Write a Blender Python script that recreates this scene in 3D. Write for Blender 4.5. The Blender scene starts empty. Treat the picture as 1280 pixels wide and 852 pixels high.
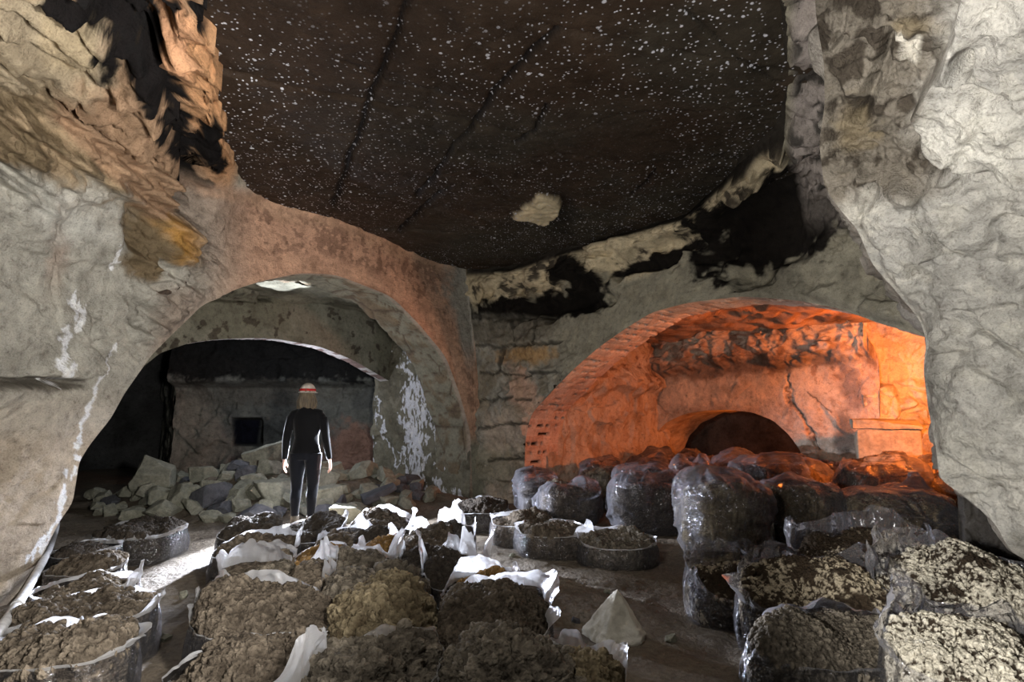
import bpy, bmesh, math, random
import numpy as np
C = bpy.context.scene
COL = C.collection
R = math.radians
# ------------------------------------------------------------------ camera, world, light
F_PX, PITCH, CAM_H = 711.1, R(7.0), 1.5
cam_d = bpy.data.cameras.new('camera'); cam_d.lens = 20.0; cam_d.sensor_width = 36.0; cam_d.clip_start = .05
cam = bpy.data.objects.new('camera', cam_d); COL.objects.link(cam)
cam.location = (0, 0, CAM_H); cam.rotation_euler = (R(90) + PITCH, 0, 0)
C.camera = cam
C.view_settings.view_transform = 'Standard'; C.view_settings.look = 'None'
C.view_settings.gamma = 1.0; C.view_settings.use_curve_mapping = False
C.view_settings.exposure = 0.0
C.cycles.use_denoising = True
C.cycles.max_bounces = 6; C.cycles.transparent_max_bounces = 16; C.cycles.caustics_reflective = False; C.cycles.caustics_refractive = False
w = bpy.data.worlds.new('cave_dark'); C.world = w; w.use_nodes = True
w.node_tree.nodes['Background'].inputs[0].default_value = (.55, .65, .8, 1)
w.node_tree.nodes['Background'].inputs[1].default_value = 0.006

def lamp(name, loc, power, col, radius=.1, aim=None, cone=None, blend=.6):
    d = bpy.data.lights.new(name, 'SPOT' if cone else 'POINT')
    d.energy = power; d.color = col; d.shadow_soft_size = radius
    if cone: d.spot_size = R(cone); d.spot_blend = blend
    o = bpy.data.objects.new(name, d); COL.objects.link(o); o.location = loc
    if aim is not None:
        from mathutils import Vector
        v = Vector(aim) - Vector(loc)
        o.rotation_euler = v.to_track_quat('-Z', 'Y').to_euler()
    return o
WHITE, COOL, ORANGE = (1, .97, .92), (.80, .86, 1.0), (1.0, .22, .03)
# unseen flashes by the camera; the overhead and upward ones are added fill
lamp('fill_flash', (-.8, .4, 1.5), 1120, WHITE, .12, (3.84, 2.3, 1.9), 78, .45)
lamp('fill_flash', (.3, .9, 1.7), 860, WHITE, .12, (-4.2, 4.2, 2.0), 90)
lamp('fill_flash', (-.4, 1.6, 1.9), 250, WHITE, .15, (.8, 9.0, 1.75), 62)
lamp('fill_flash', (2.3, 1.7, 3.35), 150, WHITE, .10, (2.5, 4.4, .1), 84, .5)
lamp('fill_flash', (-1.0, 1.6, 3.35), 125, WHITE, .10, (-1.2, 3.9, .2), 84, .5)  # both overhead spots are added to light the bag tops
lamp('fill_flash', (.2, 1.2, 1.3), 420, (1, .96, .92), .2, (-.1, 4.0, 4.0), 125, .8)  # upward spot added to lift the dark ceiling
# the lamps behind the standing person; rim, second-arch and vault spots are added
lamp('backlight', (-2.93, 8.15, .86), 4200, COOL, .04, (-2.2, 6.3, -.05), 68, .35)
lamp('backlight', (-2.80, 7.62, 1.0), 300, COOL, .04, (-2.5, 6.6, .3), 110, .4)
lamp('backlight', (-2.38, 7.62, 1.2), 300, COOL, .04, (-2.2, 6.6, .3), 110, .4)
lamp('rim_light', (-3.45, 7.80, 1.25), 300, COOL, .03, (-2.60, 7.25, .95), 62, .5)
lamp('rim_light', (-1.85, 7.80, 1.25), 300, COOL, .03, (-2.57, 7.25, .95), 62, .5)  # unseen side spots added to edge the person with light
lamp('backlight', (-2.40, 7.75, .9), 1150, COOL, .04, (1.8, 7.2, .2), 62, .6)
lamp('backlight', (-2.9, 7.75, .9), 16, COOL, .04)
lamp('backlight', (-3.9, 9.9, 1.9), 46, COOL, .1)  # unseen lamp added to brighten the second arch strip
lamp('backlight', (-3.3, 8.15, 1.3), 900, COOL, .03, (-3.3, 8.0, 3.3), 24, .3)  # unseen upward spot added for the bright patch on the bay roof
# orange lamps: chamber, a spot added for the arch spill, one behind the pier
lamp('orange_lamp', (5.25, 6.25, 2.0), 620, (1.0, .20, .025), .12, (4.3, 9.6, 1.5), 130, .7)
lamp('orange_lamp', (5.0, 6.1, 1.6), 230, (1.0, .48, .26), .12, (-1.8, 8.6, 3.3), 38, .5)
lamp('orange_lamp', (5.5, 6.5, 1.9), 110, (1.0, .36, .07), .1, (6.0, 8.5, 2.2), 75, .5)
lamp('orange_lamp', (4.45, 10.85, .95), 16, ORANGE, .06)
lamp('orange_lamp', (-2.6, 11.95, 1.1), 34, ORANGE, .1, (-3.6, 12.7, .9), 80)

# ------------------------------------------------------------------ pixel rays (1280 x 852)
CT, ST = math.cos(PITCH), math.sin(PITCH)
def ray(px, py):
    dx = (np.asarray(px, float) - 640) / F_PX; dy = (426 - np.asarray(py, float)) / F_PX
    fy = CT - dy * ST; fz = ST + dy * CT
    return dx / fy, fz / fy
def at(px, py, Y):
    sx, sz = ray(px, py); Y = np.asarray(Y, float)
    return np.stack([sx * Y, Y + 0 * sx, CAM_H + sz * Y], -1)
def y_at_z(px, py, z):
    return (z - CAM_H) / ray(px, py)[1]
def pix(P):
    P = np.asarray(P, float); x, y, z = P[..., 0], P[..., 1], P[..., 2] - CAM_H
    d = y * CT + z * ST; u = -y * ST + z * CT
    d = np.where(d < .05, .05, d)
    return 640 + F_PX * x / d, 426 - F_PX * u / d

# ------------------------------------------------------------------ noise
def _h(ix, iy, iz, s):
    n = (ix.astype(np.int64) * 374761393 + iy.astype(np.int64) * 668265263 + iz.astype(np.int64) * 2147483647 + s * 974634777) & 0xFFFFFFFF
    n = ((n ^ (n >> 13)) * 1274126177) & 0xFFFFFFFF
    n = ((n ^ (n >> 16)) * 2246822519) & 0xFFFFFFFF
    n = n ^ (n >> 15)
    return (n & 0xFFFFFF) / float(0x1000000)
def vn(p, s=0):
    i = np.floor(p); f = p - i; f = f * f * f * (f * (f * 6 - 15) + 10); i = i.astype(np.int64)
    x, y, z = i[..., 0], i[..., 1], i[..., 2]; fx, fy, fz = f[..., 0], f[..., 1], f[..., 2]
    r = 0
    for a in (0, 1):
        for b in (0, 1):
            for c in (0, 1):
                r = r + _h(x + a, y + b, z + c, s) * (fx if a else 1 - fx) * (fy if b else 1 - fy) * (fz if c else 1 - fz)
    return r * 2 - 1
def fbm(p, o=4, s=0, g=.5):
    r, a = 0, 1.0
    for k in range(o):
        r = r + a * vn(p, s + k * 17); p = p * 2.03 + 11.3; a *= g
    return r
def vor(p, s=0):
    i = np.floor(p).astype(np.int64); sh = p.shape[:-1]
    f1 = np.full(sh, 9.0); f2 = np.full(sh, 9.0); idv = np.zeros(sh)
    for a in (-1, 0, 1):
        for b in (-1, 0, 1):
            for c in (-1, 0, 1):
                x, y, z = i[..., 0] + a, i[..., 1] + b, i[..., 2] + c
                q = np.stack([x + _h(x, y, z, s + 1), y + _h(x, y, z, s + 2), z + _h(x, y, z, s + 3)], -1)
                d = np.sqrt(((q - p) ** 2).sum(-1)); hid = _h(x, y, z, s + 4)
                m = d < f1
                f2 = np.where(m, f1, np.minimum(f2, d)); idv = np.where(m, hid, idv); f1 = np.where(m, d, f1)
    return f1, f2, idv
def ss(a, b, x):
    t = np.clip((x - a) / (b - a), 0, 1); return t * t * (3 - 2 * t)
def mix(a, b, f):
    return a * (1 - f)[..., None] + np.asarray(b, float) * f[..., None]
def rbf(pts):
    pts = np.asarray(pts, float); X = pts[:, :2] / 400.0; n = len(X)
    def k(r): return np.where(r > 1e-9, r * r * np.log(r + 1e-12), 0)
    K = k(np.sqrt(((X[:, None] - X[None]) ** 2).sum(-1))) + np.eye(n) * 1e-3
    P = np.c_[np.ones(n), X]; A = np.block([[K, P], [P.T, np.zeros((3, 3))]])
    wt = np.linalg.solve(A, np.r_[pts[:, 2], 0, 0, 0])
    def f(px, py):
        q = np.stack([np.asarray(px, float), np.asarray(py, float)], -1) / 400.0
        r = np.sqrt(((q[..., None, :] - X) ** 2).sum(-1))
        return k(r) @ wt[:n] + wt[n] + q @ wt[n + 1:]
    return f

# ------------------------------------------------------------------ object helpers
def link(name, me, mat, parent=None):
    o = bpy.data.objects.new(name, me); COL.objects.link(o)
    if mat is not None and not me.materials: me.materials.append(mat)
    if parent is not None: o.parent = parent
    return o
def mesh_np(name, V, Fq, mat, parent=None, col=None, smooth=True):
    me = bpy.data.meshes.new(name)
    V = np.asarray(V, np.float32).reshape(-1, 3); Fq = np.asarray(Fq, np.int32)
    k = Fq.shape[1]
    me.vertices.add(len(V)); me.vertices.foreach_set('co', V.ravel())
    me.loops.add(Fq.size); me.loops.foreach_set('vertex_index', Fq.ravel())
    me.polygons.add(len(Fq)); me.polygons.foreach_set('loop_start', np.arange(len(Fq), dtype=np.int32) * k)
    me.polygons.foreach_set('loop_total', np.full(len(Fq), k, np.int32))
    me.polygons.foreach_set('use_smooth', np.full(len(Fq), smooth))
    me.update(calc_edges=True)
    if col is not None:
        at_ = me.attributes.new('Col', 'FLOAT_COLOR', 'POINT')
        c = np.c_[np.asarray(col, np.float32).reshape(-1, 3), np.ones(len(V), np.float32)]
        at_.data.foreach_set('color', c.ravel().astype(np.float32))
    return link(name, me, mat, parent)
def quads(n, m, wrap=False):
    i = np.arange(n - 1)[:, None]; j = np.arange(m if wrap else m - 1)[None]; j2 = (j + 1) % m
    a = i * m + j; b = i * m + j2; c = (i + 1) * m + j2; d = (i + 1) * m + j
    return np.stack([a, b, c, d], -1).reshape(-1, 4)
def grid_n(P):
    du = np.gradient(P, axis=0); dv = np.gradient(P, axis=1)
    n = np.cross(du, dv); return n / (np.linalg.norm(n, axis=-1, keepdims=True) + 1e-9)
def tag(o, label=None, cat=None, group=None, kind=None):
    if label: o['label'] = label
    if cat: o['category'] = cat
    if group: o['group'] = group
    if kind: o['kind'] = kind
    return o
def empty(name, loc, rz=0):
    o = bpy.data.objects.new(name, None); COL.objects.link(o); o.location = loc; o.rotation_euler = (0, 0, rz)
    o.empty_display_size = .1
    return o
def baked(o):
    """evaluate the modifiers of o into its own mesh"""
    dg = bpy.context.evaluated_depsgraph_get(); dg.update()
    me = bpy.data.meshes.new_from_object(o.evaluated_get(dg))
    o.modifiers.clear(); old = o.data; o.data = me; bpy.data.meshes.remove(old)
    return o

# ------------------------------------------------------------------ materials
class NT:
    def __init__(s, name):
        s.m = bpy.data.materials.new(name); s.m.use_nodes = True; s.t = s.m.node_tree; s.t.nodes.clear()
        s.out = s.n('ShaderNodeOutputMaterial')
    def n(s, kind, **kw):
        x = s.t.nodes.new(kind)
        for k, v in kw.items():
            if k.startswith('i_'):
                key = k[2:]; key = int(key) if key.isdigit() else key.replace('_', ' ')
                if hasattr(v, 'is_output') or 'NodeSocket' in type(v).__name__: s.t.links.new(v, x.inputs[key])
                else: x.inputs[key].default_value = v
            else: setattr(x, k, v)
        return x
    def math(s, op, a, b=0.0, clamp=False):
        return s.n('ShaderNodeMath', operation=op, use_clamp=clamp, i_0=a, i_1=b).outputs[0]
    def ramp(s, fac, stops, interp='LINEAR'):
        r = s.n('ShaderNodeValToRGB', i_0=fac); cr = r.color_ramp; cr.interpolation = interp
        while len(cr.elements) < len(stops): cr.elements.new(.5)
        for e, (p, c) in zip(cr.elements, stops):
            e.position = p; e.color = (c if len(c) == 4 else tuple(c) + (1,))
        return r.outputs[0]
    def mixc(s, f, a, b, mode='MIX'):
        x = s.n('ShaderNodeMix', data_type='RGBA', blend_type=mode)
        for sock, v in ((x.inputs[0], f), (x.inputs[6], a), (x.inputs[7], b)):
            if 'NodeSocket' in type(v).__name__: s.t.links.new(v, sock)
            else: sock.default_value = v
        return x.outputs[2]
    def noise(s, scale, detail=4, rough=.55, vec=None, dist=0):
        x = s.n('ShaderNodeTexNoise'); x.inputs['Scale'].default_value = scale; x.inputs['Detail'].default_value = detail
        x.inputs['Roughness'].default_value = rough; x.inputs['Distortion'].default_value = dist
        if vec is not None: s.t.links.new(vec, x.inputs['Vector'])
        return x.outputs['Fac']
    def voro(s, scale, vec=None, feature='F1', out='Distance', rnd=1.0):
        x = s.n('ShaderNodeTexVoronoi', feature=feature); x.inputs['Scale'].default_value = scale; x.inputs['Randomness'].default_value = rnd
        if vec is not None: s.t.links.new(vec, x.inputs['Vector'])
        return x.outputs[out]
    def obj(s):
        return s.n('ShaderNodeTexCoord').outputs['Object']
    def vmap(s, vec, scale=(1, 1, 1), rot=(0, 0, 0)):
        x = s.n('ShaderNodeMapping'); s.t.links.new(vec, x.inputs['Vector']); x.inputs['Scale'].default_value = scale; x.inputs['Rotation'].default_value = rot
        return x.outputs[0]
    def bump(s, h, strength=.5, dist=.02, normal=None):
        x = s.n('ShaderNodeBump'); s.t.links.new(h, x.inputs['Height']); x.inputs['Strength'].default_value = strength; x.inputs['Distance'].default_value = dist
        if normal is not None: s.t.links.new(normal, x.inputs['Normal'])
        return x.outputs[0]
    def surf(s, col, rough=.9, normal=None, spec=.25, **kw):
        b = s.n('ShaderNodeBsdfPrincipled')
        for k, v in (('Base Color', col), ('Roughness', rough), ('Normal', normal), ('Specular IOR Level', spec)) + tuple(kw.items()):
            if v is None: continue
            if 'NodeSocket' in type(v).__name__: s.t.links.new(v, b.inputs[k])
            else: b.inputs[k].default_value = v if not (isinstance(v, tuple) and len(v) == 3) else v + (1,)
        return b.outputs[0]
    def done(s, sh):
        s.t.links.new(sh, s.out.inputs[0]); return s.m

def rock_mat(name, bump=.7, fine=1.0, pits=.35, rough=.92, strata=.3):
    t = NT(name); v = t.obj()
    c = t.n('ShaderNodeAttribute', attribute_name='Col').outputs['Color']
    n1 = t.noise(2.2 * fine, 8, .68, v); n2 = t.noise(13 * fine, 8, .72, v); n3 = t.noise(75 * fine, 4, .7, v)
    vs = t.vmap(v, (1.3, 1.3, 7)); ns = t.noise(2.4 * fine, 6, .65, vs)
    c = t.mixc(1.0, c, t.ramp(n1, [(.28, (.58, .57, .55)), (.5, (1, 1, 1)), (.72, (1.2, 1.19, 1.16))]), 'MULTIPLY')
    c = t.mixc(1.0, c, t.ramp(n2, [(.30, (.52, .50, .48)), (.45, (.96, .96, .96)), (.7, (1.18, 1.18, 1.17))]), 'MULTIPLY')
    c = t.mixc(1.0, c, t.ramp(n3, [(.30, (.70, .69, .68)), (.5, (1, 1, 1)), (.7, (1.12, 1.12, 1.12))]), 'MULTIPLY')
    vd = t.voro(24 * fine, v)
    spots = t.ramp(t.math('ADD', vd, t.math('MULTIPLY', n2, .45)), [(.26, (1 - pits,) * 3), (.36, (1, 1, 1))])
    c = t.mixc(1.0, c, spots, 'MULTIPLY')
    h = t.math('ADD', t.math('MULTIPLY', n1, .55), t.math('MULTIPLY', n2, .60))
    h = t.math('ADD', h, t.math('MULTIPLY', n3, .22))
    h = t.math('ADD', h, t.math('MULTIPLY', ns, strata))
    return t.done(t.surf(c, rough, t.bump(h, bump, .10), .1))
M = {}
M['rock'] = rock_mat('limestone')
M['pillar'] = rock_mat('chipped_limestone', .8, .9, .2, .9, .2)
M['plaster'] = rock_mat('rendered_masonry', .5, 1.3, .55, .9, .1)
M['brick'] = rock_mat('brick_lining', .45, 2.0, .3, .9, 0)
# ------------------------------------------------------------------ the quarry: floor, ceiling, walls
CEIL = 4.0
S_L = .645
def yl(px, py, off=0.0):            # front plane of the first arch (its wall runs from near left to the corner pillar)
    return (7.18) / (S_L - ray(px, py)[0])
def plane_y(x0, y0, slope):         # vertical plane x = x0 + slope*(y-y0)
    def f(px, py):
        s = ray(px, py)[0]
        return (x0 - slope * y0) / (s - slope)
    return f
Y_WL = plane_y(-.6, 10.2, .645)
Y_WR = plane_y(-.6, 10.2, -.85)
AX_L = np.array([-.84, .542, 0.0]); AX_R = np.array([.648 * 1.0, .763, 0.0]); AX_R = np.array([.763, .648, 0.0])

def rock_disp(P, s=0, amp=.1, size=1.0, strata=2.4):
    q = P / size
    wv = np.stack([fbm(q * 1.3, 3, s + 5), fbm(q * 1.3 + 7, 3, s + 6), fbm(q * 1.3 + 3, 3, s + 7)], -1) * .35
    f1, f2, idv = vor((q + wv) * np.array([1.1, 1.1, strata]), s)
    e = ss(0, .14, f2 - f1)
    g1, g2, idw = vor((q + wv * .6) * np.array([3.1, 3.1, 2.2 * strata]), s + 40)
    e2 = ss(0, .16, g2 - g1)
    d = (idv - .5) * .9 * e - (1 - e) * .14 + ((idw - .5) * .32 * e2 - (1 - e2) * .03) + fbm(q * .9, 2, s + 11) * .5 + fbm(q * 5, 4, s + 12) * .13
    return d * amp

def stations(st, n):
    st = np.array([[*a, *b] for a, b in st], float)
    seg = np.sqrt(((np.diff(st[:, :2], axis=0)) ** 2).sum(1)) + .35 * np.sqrt(((np.diff(st[:, 2:], axis=0)) ** 2).sum(1))
    t = np.r_[0, np.cumsum(seg)]; u = np.linspace(0, t[-1], n)
    out = np.stack([np.interp(u, t, st[:, k]) for k in range(4)], 1)
    k = max(1, int(n / len(st) * .35)); ker = np.hanning(2 * k + 3)[1:-1]; ker /= ker.sum()   # round the polyline a little
    for c in range(4):
        p = np.pad(out[:, c], k, mode='reflect', reflect_type='odd'); out[:, c] = np.convolve(p, ker, 'valid')
    return out

def fan(name, st, depth, n, m, mat, colf, dispf, edge_fade=.10, lift=0.0, rpow=1.0, post=None):
    s = stations(st, n); r = np.linspace(0, 1, m) ** rpow
    px = s[:, None, 0] * (1 - r) + s[:, None, 2] * r; py = s[:, None, 1] * (1 - r) + s[:, None, 3] * r
    Y = depth(px, py); P = at(px, py, Y)
    P0 = P.copy()
    N = grid_n(P); toward = (P - np.array([0, 0, CAM_H])); N *= -np.sign((N * toward).sum(-1, keepdims=True))
    fade = ss(0, edge_fade, r)[None, :] * np.ones((n, 1))
    d = dispf(P, px, py, r[None, :] * np.ones((n, 1))) * fade
    P = P + N * d[..., None]
    if post is not None: P = post(P, px, py)
    if lift: P[:, -1, 2] += lift
    col = colf(P, px, py, r[None, :] * np.ones((n, 1)))
    o = mesh_np(name, P, quads(n, m), mat, None, col); tag(o, kind='structure')
    return o, P0[:, 0]

def sweep(name, edge, vec, depth, k, mat, colf, dispf, end_scale=None):
    """soffit: the arch edge carried along the passage axis"""
    e = np.asarray(edge); t = np.linspace(0, 1, k)
    P = e[:, None, :] + t[None, :, None] * depth * np.asarray(vec)
    s = np.r_[0, np.cumsum(np.linalg.norm(np.diff(e, axis=0), axis=1))][:, None] * np.ones((1, k)); dd = t[None] * depth * np.ones((len(e), 1))
    N = grid_n(P); c = e.mean(0) - np.array([0, 0, .5]); N *= np.sign((N * (c - P)).sum(-1, keepdims=True))
    d, col = dispf(P, s, dd)
    P = P + N * d[..., None]
    o = mesh_np(name, P, quads(len(e), k), mat, None, col if colf is None else colf(P, s, dd)); tag(o, kind='structure')
    return o

def blob(px, py, cx, cy, rx, ry, soft=.5, rot=0.0, nz=None):
    a = R(rot); x = px - cx; y = py - cy
    u = (x * math.cos(a) + y * math.sin(a)) / rx; v = (-x * math.sin(a) + y * math.cos(a)) / ry
    d = np.sqrt(u * u + v * v)
    if nz is not None: d = d + nz
    return 1 - ss(1 - soft, 1 + soft, d)
def streak(px, py, pts, wd):
    pts = np.array(pts, float); best = np.full(np.shape(px), 1e9)
    for a, b in zip(pts[:-1], pts[1:]):
        ab = b - a; t = np.clip(((px - a[0]) * ab[0] + (py - a[1]) * ab[1]) / (ab @ ab), 0, 1)
        best = np.minimum(best, np.hypot(px - a[0] - t * ab[0], py - a[1] - t * ab[1]))
    return np.clip(1 - best / wd, 0, 1)

# ---- floor
def floor_h(x, y):
    p = np.stack([x, y, 0 * x], -1)
    h = .035 * fbm(p * .7, 3, 3) + .014 * fbm(p * 4, 4, 9)
    f1, f2, i = vor(p * 14, 21); h = h + .010 * ss(.5, .0, f1) * ss(.35, .7, i)
    mound = np.exp(-(((x + 3.9) / 2.3) ** 2 + ((y - 9.7) / 1.15) ** 2) ** 1.4) * .46
    mound = mound + np.exp(-((x + 1.5) / .8) ** 2 - ((y - 9.6) / .6) ** 2) * .08
    perch = np.exp(-((x + 2.6) / .55) ** 2 - ((y - 7.4) / .55) ** 2) * .11
    return h + mound * (1 + .25 * fbm(p * 2.5, 3, 31)) + perch
gx = np.concatenate([np.linspace(-14, -5.6, 60, False), np.linspace(-5.6, 5, 620), np.linspace(5.03, 14, 60)])
gy = np.concatenate([np.linspace(-3, 2.2, 30, False), np.linspace(2.2, 11, 560), np.linspace(11.03, 20, 60)])
X, Yg = np.meshgrid(gx, gy, indexing='ij'); Z = floor_h(X, Yg); PF = np.stack([X, Yg, Z], -1)
t = NT('trodden_clay_floor'); v = t.obj()
n1 = t.noise(1.3, 6, .6, v); n2 = t.noise(22, 5, .65, v); n3 = t.noise(110, 3, .6, v); vd = t.voro(34, v)
c = t.ramp(n1, [(.3, (.10, .078, .055)), (.55, (.165, .135, .10)), (.75, (.22, .19, .145))])
c = t.mixc(1.0, c, t.ramp(n2, [(.3, (.6, .58, .55)), (.6, (1.15, 1.15, 1.15))]), 'MULTIPLY')
h = t.math('ADD', t.math('MULTIPLY', n2, 1.0), t.math('MULTIPLY', n3, .4)); h = t.math('SUBTRACT', h, t.math('MULTIPLY', vd, .35))
M['floor'] = t.done(t.surf(c, t.ramp(n1, [(.35, (.5,) * 3), (.6, (.85,) * 3)]), t.bump(h, .8, .03), .35))
tag(mesh_np('floor', PF, quads(*X.shape), M['floor']), kind='structure')

# ---- ceiling slab with joints and a broken pale scar
cx = np.linspace(-5.5, 6.5, 520); cy = np.linspace(-1.5, 11.5, 560); X, Yg = np.meshgrid(cx, cy, indexing='ij')
PC = np.stack([X, Yg, np.full_like(X, CEIL)], -1); px, py = pix(PC)
p2 = np.stack([X, Yg, 0 * X], -1)
zc = .02 * fbm(p2 * 1.1, 3, 50) + .008 * fbm(p2 * 9, 3, 51)
wob = 5 * fbm(p2 * 2.5, 3, 55)
dark = np.zeros_like(X)
for pts, wd in (([(522, -40), (497, 50), (470, 110), (445, 180), (418, 255)], 7), ([(700, 40), (672, 62), (620, 112), (585, 160)], 6), ([(585, 160), (555, 200), (520, 245)], 4),
                ([(682, 130), (668, 160), (640, 178)], 4), ([(560, 235), (500, 290)], 4),
                ([(820, 215), (790, 245)], 4), ([(860, 20), (930, 80), (975, 105)], 2.5), ([(430, 75), (480, 100), (585, 125)], 2.5)):
    sk = streak(px + wob * .6, py + wob * .4, pts, wd); zc = zc + .05 * ss(.1, .8, sk); dark = np.maximum(dark, ss(.2, .9, sk))
u1, u2, idc = vor(np.stack([X * .55 + .25 * Yg + .2 * fbm(p2, 3, 57), Yg * .9 - .2 * X, 0 * X], -1), 58)
zc = zc + (idc - .5) * .035 + .02 * (1 - ss(0, .05, u2 - u1))
def poly(px, py, pts, soft):
    d = np.full(np.shape(px), -1e9); pts = np.array(pts, float)
    for p, q in zip(pts, np.roll(pts, -1, 0)):
        n = np.array([(q - p)[1], -(q - p)[0]]); n /= np.linalg.norm(n); d = np.maximum(d, (px - p[0]) * n[0] + (py - p[1]) * n[1])
    return ss(soft, -soft, d)
scar = poly(px + 2 * fbm(p2 * 9, 3, 60), py + 2 * fbm(p2 * 9, 3, 61), [(639, 272), (672, 242), (701, 250), (698, 265), (682, 281)], 1.5); zc = zc - .05 * scar * (1 + .3 * fbm(p2 * 12, 3, 62))
hole = blob(px, py, 700, 268, 18, 26, .5); zc = zc + .06 * hole * (1 - scar)
PC[..., 2] += zc
colc = np.ones(X.shape + (3,)) * np.array([.036, .024, .016])
colc = mix(colc, (.040, .033, .024), ss(-.2, .8, fbm(p2 * .8, 3, 70)))
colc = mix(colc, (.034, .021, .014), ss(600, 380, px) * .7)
colc = mix(colc, (.006, .005, .005), np.clip(dark * 1.0 + .5 * hole, 0, 1))
colc = mix(colc, (.55, .46, .30), scar)
t = NT('damp_ceiling'); v = t.obj(); c = t.n('ShaderNodeAttribute', attribute_name='Col').outputs['Color']
n1 = t.noise(3, 6, .65, v); n2 = t.noise(18, 5, .65, v); big = t.noise(.55, 3, .5, v)
c = t.mixc(1.0, c, t.ramp(n1, [(.3, (.55,) * 3), (.6, (1.1,) * 3), (.8, (1.5, 1.45, 1.35))]), 'MULTIPLY')
def drops(scale, rad, keep):
    x = t.n('ShaderNodeTexVoronoi', feature='F1'); x.inputs['Scale'].default_value = scale; t.t.links.new(v, x.inputs['Vector'])
    inside = t.ramp(t.math('ADD', x.outputs['Distance'], t.math('MULTIPLY', n2, .12)), [(rad * .7 + .06, (1, 1, 1)), (rad + .06, (0, 0, 0))])
    rnd = t.ramp(t.n('ShaderNodeSeparateColor', i_0=x.outputs['Color']).outputs[0], [(keep, (0, 0, 0)), (keep + .02, (1, 1, 1))])
    return t.math('MULTIPLY', inside, rnd)
dr = t.math('MAXIMUM', drops(14, .21, .5), drops(27, .25, .35))
dr = t.math('MAXIMUM', dr, drops(8, .15, .5))
dr = t.math('MULTIPLY', dr, t.ramp(big, [(.40, (.10,) * 3), (.54, (1,) * 3)]))
c = t.mixc(dr, c, (.50, .50, .54, 1))
h = t.math('ADD', n1, t.math('MULTIPLY', n2, .6)); h = t.math('ADD', h, t.math('MULTIPLY', dr, .5))
M['ceiling'] = t.done(t.surf(c, .55, t.bump(h, .6, .04), .12))
tag(mesh_np('ceiling', PC, quads(*X.shape), M['ceiling'], None, colc), kind='structure')

# ---- left pillar and the wall of the first arch
ST_L = [((-60, 850), (-640, 980)), ((0, 765), (-640, 800)), ((22, 741), (-640, 700)), ((55, 690), (-640, 560)), ((74, 652), (-640, 470)), ((91, 628), (-640, 400)), ((99, 577), (-640, 300)),
        ((112, 556), (-640, 180)), ((139, 522), (-640, 60)), ((156, 491), (-420, -160)), ((173, 467), (-140, -220)), ((190, 443), (60, -200)), ((215, 418), (222, -140)),
        ((238, 396), (254, 0)), ((252, 382), (270, 110)), ((293, 362), (288, 205)), ((323, 352), (330, 250)), ((374, 341), (385, 264)), ((420, 343), (430, 278)), ((489, 370), (490, 303)),
        ((523, 404), (540, 325)), ((557, 445), (579, 337)), ((575, 493), (590, 420)), ((588, 541), (601, 540)), ((590, 600), (604, 600)), ((592, 650), (606, 660))]
cp = []
for a, b in ST_L:
    if a[0] > 60: cp.append((*a, float(Y_WL(*a))))
for b in [(254, 0), (270, 110), (288, 205), (330, 250), (385, 264), (430, 278), (490, 303), (540, 325), (579, 337)]:
    cp.append((*b, float(y_at_z(b[0], b[1], CEIL)) if b[0] > 300 else float(y_at_z(b[0], b[1], CEIL))))
cp += [(590, 420, 9.95), (601, 560, 10.1), (604, 650, 10.1), (0, 765, 4.65), (0, 700, 4.5), (55, 690, 4.95), (22, 741, 4.75), (0, 590, 4.55), (0, 480, 4.25), (0, 300, 4.0), (0, 100, 3.35), (0, 0, 2.95), (100, 100, 3.7), (120, 300, 4.75), (155, 440, 5.3),
       (160, 200, 4.5), (215, 150, 4.75), (150, 35, 3.75), (205, 60, 3.55), (245, 260, 5.6), (-250, 300, 3.1), (-250, 0, 2.1), (-250, 700, 3.6), (-250, 900, 3.4), (230, -110, 2.65), (-60, -130, 2.2), (60, 560, 4.85), (-640, 0, 1.5), (-640, 400, 2.2), (-640, 900, 2.5), (-420, -160, 1.5)]
Y_LEFT0 = rbf(cp)
def Y_LEFT(px, py):
    Y = Y_LEFT0(px, py); dz = ray(px, py)[1]; lim = np.where(dz > .15, (CEIL - np.interp(px, [225, 250, 290], [.34, .16, .04]) - CAM_H) / np.maximum(dz, .15), 99)
    return np.where(px < 300, np.minimum(Y, np.where(py < 260, lim, 99)), Y)
def line_d(px, py, x0, y0, x1, y1):
    return ((px - x0) * (y1 - y0) - (py - y0) * (x1 - x0)) / math.hypot(x1 - x0, y1 - y0)
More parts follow.
